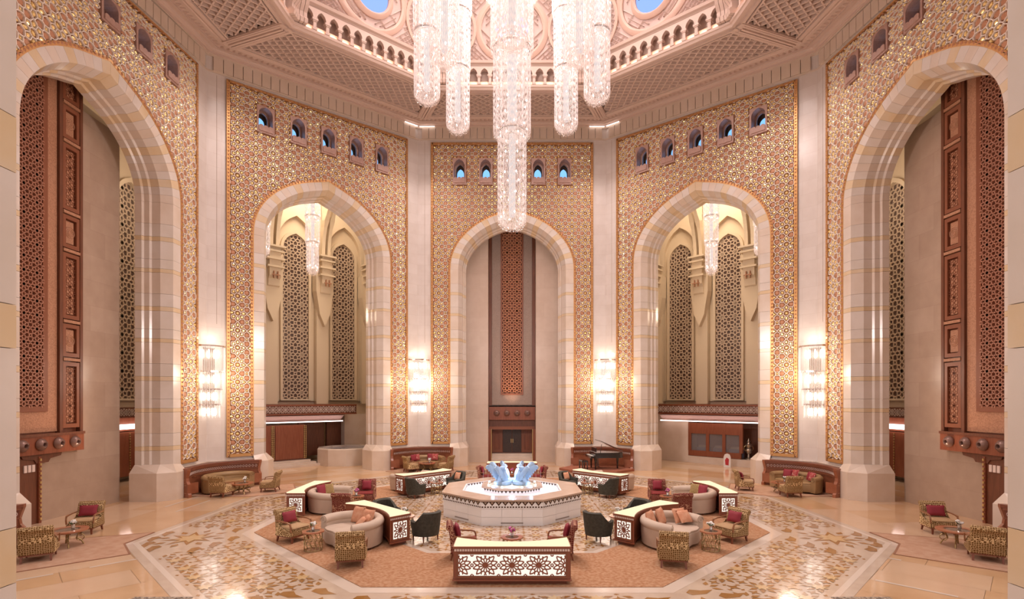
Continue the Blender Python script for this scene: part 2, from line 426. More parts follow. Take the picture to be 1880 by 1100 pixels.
for k in WN:
    F = frame(k)
    for t in WINT:
        if k == 'left' and t < -2 or k == 'right' and t > 2: continue
        wn += 1
        f = lambda x, y, z: F(t+x, y, z+WINZ)
        m = MB(); plate_with_hole(m, [(-.42, -.82), (.42, -.82), (.42, .82), (-.42, .82)], warch(.33, -.5, .76), -.13, .06)
        win = m.build('window_%d' % wn, M_frame, None, f, kind='structure')
        m = MB(); L = warch(.33, -.5, .76); n = len(L)
        m.add([(p[0], .06, p[1]) for p in L]+[(p[0], .8, p[1]) for p in L], [(i, i+1, n+i+1, n+i) for i in range(n-1)]+[(n-1, 0, n, 2*n-1)])
        m.build('window_reveal', M_frame, win, f)
        m = MB(); plate_with_hole(m, warch(.345, -.51, .77), warch(.25, -.5, .62), .36, .44); m.build('inner_arch', M_frame, win, f)
        m = MB(); m.box(-.36, .36, .78, .8, -.55, .8); m.build('window_pane', M_blue, win, f)
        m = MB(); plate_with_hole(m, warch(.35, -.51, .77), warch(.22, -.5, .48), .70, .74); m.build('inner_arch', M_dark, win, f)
        for q in (-.22, 0, .22):
            m = MB(); m.prism([(q+.11*math.cos(a*PI/6), -.5+.11*math.sin(a*PI/6)+.03) for a in range(7)]+[(q-.11, -.72), (q+.11, -.72)], -.18, -.12, ax='y')
            m.build('lotus_petal', M_frame, win, f)
# ---------------------------------------------------------------- ceiling: cornice, soffit lattice, entablature, dome
ALLN = dict(WN); ALLN.update({'front': (0, -1), 'front_right': (.70711, -.70711), 'front_left': (-.70711, -.70711)})
def sector(k):               # (fraction across -1..1, apothem, z) -> world
    nx, ny = ALLN[k]
    def f(s, a, z):
        t = s*a*T8; x = nx*a+ny*t; y = ny*a-nx*t
        return (x, y, zw(y, z))
    return f
def sector_t(k):
    nx, ny = ALLN[k]
    def f(t, a, z):
        x = nx*a+ny*t; y = ny*a-nx*t; return (x, y, zw(y, z))
    return f
def sweep(prof, n=1):
    m = MB(); N = len(prof)
    for i in range(n):
        s0, s1 = -1+2*i/n, -1+2*(i+1)/n
        m.add([(s0, a, z) for a, z in prof]+[(s1, a, z) for a, z in prof], [(j, j+1, N+j+1, N+j) for j in range(N-1)])
    return m
ceil_root = None
VIS = ('back', 'diag_left', 'diag_right', 'left', 'right')
ent_anchor = {}
M_cove = emis('cove_light_strip', (1, .88, .84), 4.0)
for k in ALLN:
    f = sector(k); ft = sector_t(k)
    m = sweep([(12.62, 21.30), (9.2, 21.30)], 4)
    cl = m.build('ceiling' if k == 'back' else 'ceiling_bay', M_plaster, None, f, kind='structure')
    if ceil_root is None: ceil_root = cl
    else: cl.parent = ceil_root
    # outer cornice
    prof = [(14, 20.9), (13.82, 20.9), (13.82, 20.98), (13.70, 21.0), (13.66, 21.08), (13.5, 21.1), (13.5, 21.0), (13.36, 20.98), (13.36, 21.05), (13.05, 21.05), (13.05, 20.99), (12.9, 20.97), (12.86, 21.0), (12.72, 20.92), (12.55, 20.92), (12.50, 21.31)]
    sweep(prof, 4).build('outer_cornice', M_plaster2 if k in VIS else M_plaster, cl, f)
    # cove lamp line tucked on the cornice ledge near the corners
    m = MB()
    for s in ((-1, 1) if k == 'back' else (1,) if k == 'diag_left' else (-1,) if k == 'diag_right' else ()): m.add([(s*.99, 13.80, 20.895), (s*.83, 13.80, 20.895), (s*.83, 13.86, 20.895), (s*.99, 13.86, 20.895), (s*.99, 13.82, 20.88), (s*.83, 13.82, 20.88), (s*.83, 13.86, 20.88), (s*.99, 13.86, 20.88)], [(0,1,2,3),(4,5,6,7),(0,1,5,4),(1,2,6,5),(2,3,7,6),(3,0,4,7)])
    if m.v: m.build('corner_light_strip', M_cove, cl, f)
    # inner border and the entablature
    prof = [(9.75, 21.31), (9.7, 20.92), (9.55, 20.9), (9.52, 20.98), (9.42, 20.98), (9.40, 20.9), (9.24, 20.88), (9.2, 20.98), (9.14, 21.0), (9.12, 21.1), (9.24, 21.12), (9.26, 21.16), (9.55, 21.16), (9.55, 22.0), (9.3, 22.02), (9.18, 22.1), (9.14, 22.16), (9.02, 22.2), (8.98, 22.32), (9.5, 22.34)]
    sweep(prof, 2).build('inner_cornice', M_plaster2, cl, f)
    if k not in VIS: continue
    # dentils
    m = MB(); W = 13.2*T8; n = 44
    for i in range(n):
        t = -W+2*W*(i+.5)/n; m.add([(t-.09, 13.32, 21.04), (t+.09, 13.32, 21.04), (t, 13.10, 21.04), (t, 13.24, 20.97)], [(0, 1, 3), (1, 2, 3), (2, 0, 3)])
    m.build('dentil_band', M_plaster, cl, ft, kind='stuff')
    # diamond lattice
    a0, a1 = 9.78, 12.48; m = MB(); sp = .46; slope = 1.0
    def clip(t0, dirn):
        # line t = t0 + dirn*(a-a0); inside |t| < a*T8-.22
        pts = []
        for i in range(61):
            a = a0+(a1-a0)*i/60; t = t0+dirn*(a-a0)
            if abs(t) < a*T8-.42: pts.append((t, a))
        return (pts[0], pts[-1]) if len(pts) > 1 else None
    for i in range(-26, 27):
        for dn in (-1, 1):
            c = clip(i*sp, dn)
            if not c: continue
            (ta, aa), (tb, ab) = c
            L = math.hypot(tb-ta, ab-aa); nx_, ny_ = (ab-aa)/L*.085, -(tb-ta)/L*.085
            m.add([(ta-nx_, aa-ny_, 21.30), (ta-nx_*.35, aa-ny_*.35, 20.96), (ta+nx_*.35, aa+ny_*.35, 20.96), (ta+nx_, aa+ny_, 21.30), (tb-nx_, ab-ny_, 21.30), (tb-nx_*.35, ab-ny_*.35, 20.96), (tb+nx_*.35, ab+ny_*.35, 20.96), (tb+nx_, ab+ny_, 21.30)], [(0, 1, 5, 4), (1, 2, 6, 5), (2, 3, 7, 6)])
    m.build('diamond_lattice', M_plaster2, cl, ft, kind='stuff')
    # moulded frame round the lattice
    for s in (-1, 1):
        m = MB()
        for (o, wd, zz) in ((.36, .07, 20.93), (.24, .07, 20.87), (.08, .10, 20.83)):
            P = [(s*(9.7*T8-o), 9.7), (s*(12.6*T8-o), 12.6)]
            m.bar((P[0][0], P[0][1], zz+.06), (P[1][0], P[1][1], zz+.06), wd, .14)
        P = [(s*(9.5*T8-.17), 9.5), (s*(12.75*T8-.17), 12.75)]; m.bar((P[0][0], P[0][1], 20.93), (P[1][0], P[1][1], 20.93), .36, .10)
        m.build('corner_rib', M_plaster2, cl, ft)
    m = MB()
    m.bar((-12.5*T8+.4, 12.45, 20.98), (12.5*T8-.4, 12.45, 20.98), .07, .1); m.bar((-9.8*T8+.4, 9.82, 20.98), (9.8*T8-.4, 9.82, 20.98), .07, .1)
    m.build('lattice_border', M_plaster2, cl, ft)
    # arcade of little arches with lit niches
    W = 9.2*T8-.35; n = 12; bw = 2*W/n
    m = MB(); m.add([(-W, 9.36, 21.19), (W, 9.36, 21.19), (W, 9.44, 21.19), (-W, 9.44, 21.19)], [(0, 1, 2, 3)]); m.build('niche_light_strip', emis('niche_light', (1, .80, .64), 14.0), cl, ft)
    for i in range(n):
        c = -W+bw*(i+.5); h = bw/2
        m = MB()
        out = [(c-h, 21.62), (c-h, 22.06), (c+h, 22.06), (c+h, 21.62)]
        ar = [(c+h*.72*math.cos(a*PI/8), 21.62+.34*hcurve(abs(math.cos(a*PI/8)))) for a in range(9)]
        m.prism(out+ar, 9.12, 9.3, ax='y'); 
        m.v = [(x, y, z) for x, y, z in m.v]
        m.build('niche_arch', M_plaster2, cl, ft)
    for i in range(n+1):
        c = -W+bw*i; m = MB()
        m.box(c-.1, c+.1, 9.13, 9.4, 21.14, 21.22); m.box(c-.07, c+.07, 9.15, 9.3, 21.22, 21.5); m.box(c-.1, c+.1, 9.12, 9.32, 21.5, 21.55); m.box(c-.13, c+.13, 9.10, 9.34, 21.55, 21.63)
        m.build('colonnette', M_plaster2, cl, ft)
    # scroll bracket at each end
    for s in (-1, 1):
        m = MB(); w0 = 9.2*T8
        pr = [(9.3, 21.12), (8.95, 21.14), (8.9, 21.3), (9.02, 21.42), (9.0, 21.6), (8.82, 21.85), (8.7, 22.1), (8.66, 22.32), (9.3, 22.34)]
        for j in range(3):
            c = s*(w0-.05-.17*j-.06); m.add([(c-.075, a, z) for a, z in pr]+[(c+.075, a, z) for a, z in pr], [(q, q+1, 9+q+1, 9+q) for q in range(8)]+[tuple(range(9)), tuple(range(9, 18))])
        m.build('scroll_bracket', M_plaster2, cl, ft)
# dome
DR = 9.6
def domept(k):               # (s metres across, h metres up the curve, o inwards) -> world
    nx, ny = ALLN[k]
    def f(s, h, o):
        ph = h/11.5; a = (DR-o)*math.cos(ph)**.9; z = 22.3+(10.5-o)*math.sin(ph)
        x = nx*a+ny*s; y = ny*a-nx*s
        return (x, y, zw(y, 22.3)+z-22.3)
    return f
M_dome = mat('dome_plaster', (.62, .47, .42), .6); M_domeline = mat('dome_moulding', (.66, .46, .37), .55); M_domelat = mat('dome_lattice', (.74, .60, .54), .6)
M_oculus = emis('oculus_sky', (.26, .40, .92), 1.35)
dome_root = None
for k in ALLN:
    f = domept(k); m = MB(); nh = 18
    rows = []
    for i in range(nh+1):
        h = i*17.6/nh; wd = DR*math.cos(h/11.5)**.9*T8 if h/11.5 < PI/2 else .0
        rows.append([(wd*s, h, 0) for s in (-1, -.5, 0, .5, 1)])
    m.loft(rows, closed=False, cap=False)
    o = m.build('ceiling_dome' if dome_root is None else 'dome_bay', M_dome, dome_root, f, kind='structure')
    if dome_root is None: dome_root = o
    if k not in VIS: continue
    hc = 2.05
    # lattice field
    m = MB(); 
    for i in range(-24, 25):
        for dn in (-1, 1):
            prev = None
            for j in range(0, 15):
                h = .15+j*.27; s = i*.27*1.0+dn*(h-hc)
                r = math.hypot(s, h-hc)
                okk = abs(s) < (DR*math.cos(h/11.5)**.9)*T8-.1 and (1.17 < r < 1.62 or r > 1.98)
                if prev and okk:
                    (s0, h0) = prev; q = .05
                    m.add([(s0-q, h0, .0), (s0, h0, .10), (s0+q, h0, 0), (s-q, h, 0), (s, h, .10), (s+q, h, 0)], [(0, 1, 4, 3), (1, 2, 5, 4)])
                prev = (s, h) if okk else None
    m.build('dome_lattice', M_domelat, o, f, kind='stuff')
    for r0, r1, hh, nm, mm in ((.86, 1.15, .22, 'oculus_ring', M_domeline), (1.62, 1.95, .16, 'medallion_ring', M_domeline)):
        m = MB(); N = 40
        prof = [(r0, 0), (r0, hh*.7), (r0+(r1-r0)*.3, hh), (r0+(r1-r0)*.7, hh*.8), (r1, hh*.4), (r1, 0)]
        m.loft([[(r*math.cos(2*PI*i/N), hc+r*math.sin(2*PI*i/N), z) for r, z in prof] for i in list(range(N))+[0]], closed=False, cap=False); autosmooth(m.build(nm, mm, o, f))
    m = MB(); N = 32; m.add([(.88*math.cos(2*PI*i/N), hc+.88*math.sin(2*PI*i/N), .05) for i in range(N)], [tuple(range(N))]); m.build('oculus_pane', M_oculus, o, f)
    m = MB(); m.tube([(.70*math.cos(2*PI*i/24+1), hc+.80*math.sin(2*PI*i/24+1), .08) for i in range(9)], .03, 5); m.build('oculus_bar', mat('oculus_bar', (.05, .05, .12), .5), o, f)
    # interlacing bands between the medallions
    m = MB()
    for s in (-1, 1):
        for (cx, rr) in ((s*3.9, 1.95), (s*3.9, 1.5)):
            pts = []
            for i in range(25):
                a = PI/2+s*(PI*.05+PI*.9*i/24)
                x, h = cx+rr*math.cos(a), hc+rr*math.sin(a)
                wd = DR*math.cos(h/11.5)**.9*T8
                if abs(x) < wd and h > .05: pts.append((x, h))
            for p, q in zip(pts, pts[1:]):
                if math.hypot(q[0]-p[0], q[1]-p[1]) > 1: continue
                m.bar((p[0], p[1], .05), (q[0], q[1], .05), .16, .16, up=(0, 0, 1))
    for i in range(12):
        s0, s1 = -3.9+7.8*i/12, -3.9+7.8*(i+1)/12
        m.bar((s0, .12, .06), (s1, .12, .06), .2, .2)
    m.build('interlace_band', M_domeline, o, f)
    m = MB(); 
    for i in range(16):
        h0, h1 = i*.6, (i+1)*.6
        for s in (-1, 1): m.bar((s*(DR*math.cos(h0/11.5)**.9*T8-.06), h0, .04), (s*(DR*math.cos(h1/11.5)**.9*T8-.06), h1, .04), .18, .16)
    m.build('dome_rib', M_domeline, o, f)
# ---------------------------------------------------------------- wood and stone used behind the arches
M_wood = mat('red_wood', (.22, .06, .028), .35, col2=(.27, .085, .04), nscale=3, stretch=(6, 6, .6))
M_woodd = mat('dark_wood', (.13, .045, .022), .4, col2=(.18, .06, .03), nscale=3, stretch=(6, 6, .6))
M_woodl = mat('carved_wood', (.50, .25, .145), .5, col2=(.36, .165, .09), nscale=26, bump=.5, bscale=34)
M_woodm = mat('wood_moulding', (.23, .075, .035), .4)
M_lattice = mat('wood_lattice', (.40, .175, .11), .45)
M_plat = mat('pale_lattice', (.62, .47, .35), .5)
M_black = mat('lattice_void', (.035, .02, .016), .6)
M_brass = mat('brass', (.75, .55, .25), .3, .8)
M_led = emis('led_strip', (1, .78, .72), 3.6)
M_glass = mat('shop_glass', (.10, .07, .05), .05, spec=.8)
M_pearl = mat('pearl_inlay', (.78, .62, .55), .35)
def strap_field(x0, x1, z0, z1, unit, wd, dep, inside=lambda x, z: True, cellset=None):
    """openwork of the eightfold pattern inside a rectangle, local (x, depth, z)"""
    m = MB(); seen = set()
    E = []
    for poly in (cellset or CELLS):
        for i in range(len(poly)):
            p, q = poly[i], poly[(i+1) % len(poly)]
            if math.hypot(q[0]-p[0], q[1]-p[1]) < .012: continue
            key = (round((((p[0]+q[0])/2+.5) % 1)*200) % 200, round((((p[1]+q[1])/2+.5) % 1)*200) % 200)
            if key in seen: continue
            seen.add(key); E.append((p, q))
    # centre stars
    for kk in range(8):
        a, b = kk*PI/4+PI/8, (kk+3)*PI/4+PI/8
        E.append(((.10*math.cos(a), .10*math.sin(a)), (.10*math.cos(b), .10*math.sin(b))))
    nx = max(1, round((x1-x0)/unit)); ux = (x1-x0)/nx; nz = max(1, round((z1-z0)/unit)); uz = (z1-z0)/nz
    for i in range(-1, nx+1):
        for j in range(-1, nz+1):
            for p, q in E:
                a = (x0+(p[0]+i+.5)*ux, z0+(p[1]+j+.5)*uz); b = (x0+(q[0]+i+.5)*ux, z0+(q[1]+j+.5)*uz)
                cx, cz = (a[0]+b[0])/2, (a[1]+b[1])/2
                if not (x0 <= cx <= x1 and z0 <= cz <= z1 and inside(cx, cz)): continue
                L = math.hypot(b[0]-a[0], b[1]-a[1]); n_ = ((b[1]-a[1])/L*wd, -(b[0]-a[0])/L*wd)
                m.add([(a[0]-n_[0], dep, a[1]-n_[1]), (a[0]-n_[0]*.7, 0, a[1]-n_[1]*.7), (a[0]+n_[0]*.7, 0, a[1]+n_[1]*.7), (a[0]+n_[0], dep, a[1]+n_[1]),
                       (b[0]-n_[0], dep, b[1]-n_[1]), (b[0]-n_[0]*.7, 0, b[1]-n_[1]*.7), (b[0]+n_[0]*.7, 0, b[1]+n_[1]*.7), (b[0]+n_[0], dep, b[1]+n_[1])],
                      [(0, 1, 5, 4), (1, 2, 6, 5), (2, 3, 7, 6)])
    return m
def shift(fn, dx=0, dy=0, dz=0, sx=1): return lambda x, y, z: fn(sx*x+dx, y+dy, z+dz)
def boss_spout(f, x, z, par):
    m = MB(); prof = [(.20, -.02), (.20, -.05), (.16, -.09), (.15, -.12), (.075, -.16), (.06, -.13), (.055, -.04)]
    m.loft([[(x+r*math.cos(2*PI*i/14), d, z+r*math.sin(2*PI*i/14)) for i in range(14)] for r, d in prof]); o = m.build('round_boss', mat('boss_wood', (.26, .15, .12), .3, .3), par, f)
    autosmooth(o, 50)

# ---------------------------------------------------------------- recess behind the far arch
F = frame('back'); ST = stone('shade_toned_stone_back', (1, 0), (.60, .46, .37), (.64, .50, .41), (.56, .43, .34), bw=1.4, bh=.95)  # stone colour lowered to stand for shade in the recess
m = MB()
for s in (-1, 1):
    m.box(min(s*1.56, s*4.6), max(s*1.56, s*4.6), 1.95, 4.2, 0, 17.5)
m.box(-5, 5, 4.2, 4.6, 0, 17.5); m.box(-5, 5, 1.5, 4.6, 17.5, 17.8)
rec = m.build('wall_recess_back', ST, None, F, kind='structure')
tow = thing('oriel_tower', 'tall narrow wooden oriel with lit carved lattice in the far arch', 'oriel', F(0, 3.0, 2.2))
inv = lambda fn, root: (lambda x, y, z: tuple(a-b for a, b in zip(fn(x, y, z), root.location)))
def child(mb, name, mm, root, fn, **k): return mb.build(name, mm, root, inv(fn, root), **k)
f = shift(F, 0, 2.75, 0)
child(MB().box(-1.54, 1.54, .12, .9, 3.7, 16.6), 'carcass', mat('oriel_wood_grey', (.24, .155, .125), .45), tow, f)
m = MB(); plate_with_hole(m, [(-1.34, 3.75), (1.34, 3.75), (1.34, 16.3), (-1.34, 16.3)], [(-.68, 4.5), (.68, 4.5), (.68, 15.6), (-.68, 15.6)], 0, .14)
child(m, 'carved_surround', mat('oriel_carved', (.38, .28, .23), .5, col2=(.30, .22, .18), nscale=30, bump=.6, bscale=40), tow, f)
m = MB(); plate_with_hole(m, [(-.76, 4.42), (.76, 4.42), (.76, 15.68), (-.76, 15.68)], [(-.66, 4.52), (.66, 4.52), (.66, 15.58), (-.66, 15.58)], -.05, .1); child(m, 'lattice_frame', M_woodm, tow, f)
child(MB().box(-.68, .68, .10, .13, 4.5, 15.6), 'lattice_backing', mat('lattice_backing', (.20, .07, .035), .6), tow, f)
child(strap_field(-.66, .66, 4.52, 15.58, .66, .026, .09), 'lattice', mat('lattice_orange', (.62, .27, .14), .45), tow, f, kind='stuff')
for s in (-1, 1): child(MB().box(s*1.45-.1, s*1.45+.1, -.05, .3, 3.7, 16.4), 'edge_post', M_woodd, tow, f)
child(MB().box(-1.54, 1.54, -.12, .4, 2.75, 3.62), 'boss_beam', M_wood, tow, f)
for i in range(4): boss_spout(inv(shift(f, 0, -.12, 0), tow), (i-1.5)*.68, 3.2, tow)
child(MB().box(-1.54, 1.54, .1, .8, 2.15, 2.75), 'lower_soffit', M_woodd, tow, f)
child(MB().box(-1.54, 1.54, -.05, .2, 2.1, 2.3), 'lintel', M_woodm, tow, f)
# doorway under the oriel
dr = MB().box(-1.54, 1.54, 3.6, 3.75, .45, 2.2).build('door_1', M_wood, None, F, kind='structure')
for s in (-1, 1):
    o = MB().box(min(s*.02, s*.62), max(s*.02, s*.62), 3.52, 3.6, .5, 2.12).build('door_leaf', mat('door_black', (.045, .025, .022), .3, col2=(.07, .04, .03), nscale=20), dr, F)
    MB().box(s*.06-.02, s*.06+.02, 3.47, 3.52, 1.15, 1.42).build('door_handle', M_brass, dr, F)
    m = MB(); plate_with_hole(m, [(min(s*.66, s*1.36), .5), (max(s*.66, s*1.36), .5), (max(s*.66, s*1.36), 2.12), (min(s*.66, s*1.36), 2.12)], [(min(s*.84, s*1.2), .68), (max(s*.84, s*1.2), .68), (max(s*.84, s*1.2), 2.02), (min(s*.84, s*1.2), 2.02)], 3.5, 3.6); m.build('side_panel_frame', M_woodm, dr, F)
    MB().box(min(s*1.36, s*1.56), max(s*1.36, s*1.56), 2.55, 3.6, 0, 2.15).build('door_jamb', M_wood, dr, F)
    MB().box(s*1.37-.015, s*1.37+.015, 2.52, 2.56, 0, 2.15).build('jamb_bead', M_brass, dr, F)
for i in range(3): MB().box(-1.36, 1.36, 2.5+.3*i, 3.6, .15*i, .15*(i+1)).build('step', M_ring3, dr, F)

# ---------------------------------------------------------------- side recesses: stone pier, wooden oriel with bosses
def side_recess(k, sg):
    # local frame: y measured along world +Y whatever the side; (yw, d, z)
    def G(yw, d, z): return (sg*(A+d), yw, z)
    ST = stone('shade_toned_stone_side', (0, 1), (.43, .305, .225), (.48, .35, .265), (.40, .28, .21), bw=1.4, bh=.95)  # darker stone colour carries the shade of the side recess
    m = MB(); m.box(-4.6, 2.85, 1.75, 3.6, 0, 14.7)
    m.add([(-4.6, 1.75, 14.7), (3.6, 1.75, 14.7), (3.6, 6, 18.2), (-4.6, 6, 18.2)], [(0, 1, 2, 3)])
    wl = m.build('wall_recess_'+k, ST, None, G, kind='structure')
    root = thing('wooden_oriel', 'dark red carved wooden oriel with round bosses inside the %s arch' % ('left' if sg < 0 else 'right'), 'oriel', G(-1.9, 1.7, 2.2), group='side oriels')
    g = inv(lambda x, y, z: G(-1.9+x, 1.62+y, z), root)
    MB().box(-2.7, 2.7, .06, .5, 2.9, 17.6).build('carcass', M_wood, root, g)
    m = MB(); plate_with_hole(m, [(-1.72, 3.0), (1.72, 3.0), (1.72, 17.5), (-1.72, 17.5)], [(-1.26, 3.75), (1.26, 3.75), (1.26, 17.3), (-1.26, 17.3)], -.02, .1); m.build('carved_surround', M_woodl, root, g)
    m = MB(); plate_with_hole(m, [(-1.32, 3.68), (1.32, 3.68), (1.32, 17.4), (-1.32, 17.4)], [(-1.14, 3.86), (1.14, 3.86), (1.14, 17.2), (-1.14, 17.2)], -.07, .1); m.build('lattice_frame', M_woodm, root, g)
    MB().box(-1.2, 1.2, .03, .05, 3.8, 17.3).build('lattice_backing', M_black, root, g)
    strap_field(-1.14, 1.14, 3.86, 17.2, .46, .026, .12).build('lattice', M_lattice, root, shift(g, 0, -.08, 0), kind='stuff')
    zz = 3.05
    for s in (-1, 1):
        MB().box(s*1.8-.06, s*1.8+.06, -.10, .1, 2.95, 17.5).build('upright', M_woodd, root, g)
        MB().box(s*2.64-.06, s*2.64+.06, -.10, .1, 2.95, 17.5).build('upright', M_woodd, root, g)
        z = 3.1; i = 0
        while z < 16.5:
            h = 2.3 if i % 2 == 0 else 1.15
            x0, x1 = min(s*1.88, s*2.56), max(s*1.88, s*2.56)
            m = MB(); plate_with_hole(m, [(x0, z), (x1, z), (x1, z+h), (x0, z+h)], [(x0+.12, z+.14), (x1-.12, z+.14), (x1-.12, z+h-.14), (x0+.12, z+h-.14)], -.09, .08); pn = m.build('panel_frame', M_woodm, root, g)
            MB().bbox(x0+.16, x1-.16, -.03, .08, z+.18, z+h-.18, .02).build('carved_panel', M_woodl, pn, g)
            if i % 2:
                c = (x0+x1)/2
                for r in (.19, .13, .07):
                    m = MB(); m.tube([(c+r*math.cos(2*PI*q/16), -.035, z+h/2+r*math.sin(2*PI*q/16)) for q in range(16)], .014, 4, closed=True); m.build('round_carving', M_woodl, pn, g)
            else:
                m = strap_field(x0+.16, x1-.16, z+.2, z+h-.2, .36, .010, .02); m.build('star_carving', M_woodm, pn, shift(g, 0, -.045, 0))
            MB().box(x0, x1, -.12, .05, z+h+.04, z+h+.14).build('cross_rail', M_woodl, root, g)
            z += h+.18; i += 1
    MB().box(-2.72, 2.72, -.12, .5, 2.28, 2.92).build('boss_beam', M_wood, root, g)
    MB().box(-2.74, 2.74, -.15, .0, 2.86, 2.95).build('beam_cap', M_woodd, root, g)
    for i in range(8): boss_spout(shift(g, 0, -.12, 0), (i-3.5)*.66, 2.6, root)
    for x in (-1.2, 1.2):
        m = MB(); m.prism([(x-.75, 2.28), (x+.75, 2.28), (x+.7, 2.16), (x+.3, 2.1), (x+.22, 1.98), (x-.22, 1.98), (x-.3, 2.1), (x-.7, 2.16)], .0, .5, ax='y'); m.build('bracket', M_woodd, root, g)
    # studded door below, half hidden by the entrance pier
    dn = 2 if sg < 0 else 3
    d = MB().box(-3.6, -.78, 1.66, 1.75, 0, 2.2).build('door_%d' % dn, M_woodd, None, G, kind='structure')
    m = MB().box(-.86, -.76, 1.6, 1.7, 0, 2.2); m.build('door_edge', M_wood, d, G)
    for i in range(14): MB().box(-.84, -.78, 1.57, 1.6, .1+.15*i, .18+.15*i).build('stud', M_brass, d, G)
    for i in range(3): MB().box(-1.35+.14*i, -1.25+.14*i, 1.62, 1.66, 1.72, 1.95).build('inlay', M_pearl, d, G)
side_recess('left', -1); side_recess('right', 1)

# ---------------------------------------------------------------- the cream halls behind the diagonal arches
WCOUNT = [wn]
def lattice_window(fn, x, d, z0, z1, hw):
    WCOUNT[0] += 1
    f = shift(fn, x, d, 0)
    L = warch(hw, z0, z1, 8); r = (z1-z0)*.36
    def arch_w(hw, z0, z1):
        rr = hw*1.35; zs = z1-rr; out = [(-hw, z0)]
        for i in range(9): u = math.cos(i/8*PI/2); out.append((-hw*u, zs+rr*hcurve(u)))
        for i in range(7, -1, -1): u = math.cos(i/8*PI/2); out.append((hw*u, zs+rr*hcurve(u)))
        return out+[(hw, z0)]
    zs = z1-hw*1.35
    ins = lambda px, pz: pz < zs or (abs(px) < hw and pz < zs+hw*1.35*hcurve(abs(px)/hw))
    m = MB(); plate_with_hole(m, arch_w(hw+.16, z0-.1, z1+.25), arch_w(hw, z0, z1), -.12, .1)
    w_ = m.build('window_%d' % WCOUNT[0], M_cream, None, f, kind='structure')
    m = MB(); Lp = arch_w(hw+.02, z0, z1+.02); tri = tessellate_polygon([[Vector((p[0], p[1], 0)) for p in Lp]]); m.add([(p[0], .06, p[1]) for p in Lp], tri); m.build('dark_pane', mat('lattice_pane_brown', (.11, .065, .05), .35), w_, f)  # plain dark brown pane behind the lattice
    strap_field(-hw, hw, z0, z1, hw, .042, .05, ins).build('lattice', M_plat, w_, f, kind='stuff')
    # second set of rounds in the pattern
    return w_
def hall_chandelier(loc, label):
    root = thing('hall_chandelier', label, 'chandelier', loc, group='hall chandeliers')
    return root
def hall(k, sg):
    F0 = frame(k)
    nx, ny = WN[k]
    def F(t, d, z):          # t runs towards the far wall on both sides
        tt = -t*sg; x = nx*(A+d)+ny*tt; y = ny*(A+d)-nx*tt; return (x, y, z)
    m = MB(); m.box(-5.2, 12, 8.8, 9.2, 0, 20); m.add([(-9, 1.5, 19.6), (12, 1.5, 19.6), (12, 9, 19.6), (-9, 9, 19.6)], [(0, 1, 2, 3)])
    m.box(9.5, 10, 1.5, 9, 0, 20)
    wl = m.build('wall_hall_'+('left' if sg < 0 else 'right'), M_cream, None, F, kind='structure')
    G = lambda yw, d, z: (sg*(A+d), yw, z)
    m = MB(); m.box(2.0, 12.7, 6.0, 6.4, 0, 20); m.build('hall_side_wall', M_cream, wl, G)
    for t in (-1.62, 1.84, 5.3): lattice_window(F, t, 8.72, 4.15, 15.4 , .88)
    for y_ in (9.0, 5.4): lattice_window(lambda x, y, z: G(x, y, z), y_, 5.92, 4.15, 15.4, .95)
    # pilasters, stepped corbels, ribs
    for t in (-3.36, .1, 3.57, 7.03):
        f = shift(F, t, 0, 0); p = MB(); p.box(-.42, .42, 8.35, 8.8, 3.8, 12); pil = p.build('pilaster', M_cream, wl, f)
        m = MB(); pr = [(8.7, 9.4), (8.45, 9.9), (8.3, 10.4), (8.35, 10.7), (8.1, 11.0), (8.1, 11.3), (7.85, 11.5), (7.8, 11.9), (7.6, 12.1), (7.6, 13.9), (8.8, 13.9)]
        m.prism(pr, -.36, .36, ax='x'); m.build('corbel', M_cream, pil, f)
        m = MB(); m.prism([(-.55, 11.2), (-.36, 10.0), (0, 9.2), (.36, 10.0), (.55, 11.2), (.62, 11.6), (.62, 13.2), (-.62, 13.2), (-.62, 11.6)], 7.95, 8.6, ax='y'); m.build('corbel_face', M_cream, pil, f)
        m = MB()
        for z, o in ((12.6, .10), (13.1, .14), (13.6, .10), (13.9, .18)): m.box(-.42-o, .42+o, 7.56-o, 8.3, z, z+.12)
        m.build('corbel_moulding', M_cream, pil, f)
        m = MB()
        for s in (-.12, .12): m.box(s-.03, s+.03, 7.46, 7.6, 11.9, 12.35)
        m.box(-.26, .26, 7.44, 7.5, 12.08, 12.14); m.build('wall_bracket', M_woodl, pil, f)
        for s in (-1, 1):
            m = MB(); rings = []
            for i in range(14):
                a = i/13*1.25; d = 7.95-4.6*(1-math.cos(a)); z = 14.05+4.9*math.sin(a)
                b = .11 if i % 5 != 0 or i == 0 else .16
                rings.append([(s*.2-b, d-.2, z), (s*.2+b, d-.2, z), (s*.2+b, d+.3, z+.1), (s*.2-b, d+.3, z+.1)])
            m.loft(rings); m.build('vault_rib', M_cream, pil, f)
    # big pointed wall arches between the pilasters
    for t in (-1.62, 1.84, 5.3):
        f = shift(F, t, 8.5, 0); m = MB()
        def ow(hw, z1, rr):
            out = [(-hw, 4)]
            for i in range(9): u = math.cos(i/8*PI/2); out.append((-hw*u, z1-rr+rr*hcurve(u)))
            for i in range(7, -1, -1): u = math.cos(i/8*PI/2); out.append((hw*u, z1-rr+rr*hcurve(u)))
            return out+[(hw, 4)]
        plate_with_hole(m, [(-1.75, 4), (-1.75, 18.5), (1.75, 18.5), (1.75, 4)], ow(1.30, 16.6, 2.3), 0, .32)
        m.build('wall_arch', M_cream, wl, f)
    # wooden canopy with its lit underside
    c = thing('reception_canopy', 'long red wooden canopy with white inlay and lit underside in the %s hall' % ('left' if sg < 0 else 'right'), 'canopy', F(0, 5, 2.5), group='hall canopies')
    f = inv(F, c)
    tb = 4.3 if sg < 0 else 5.8
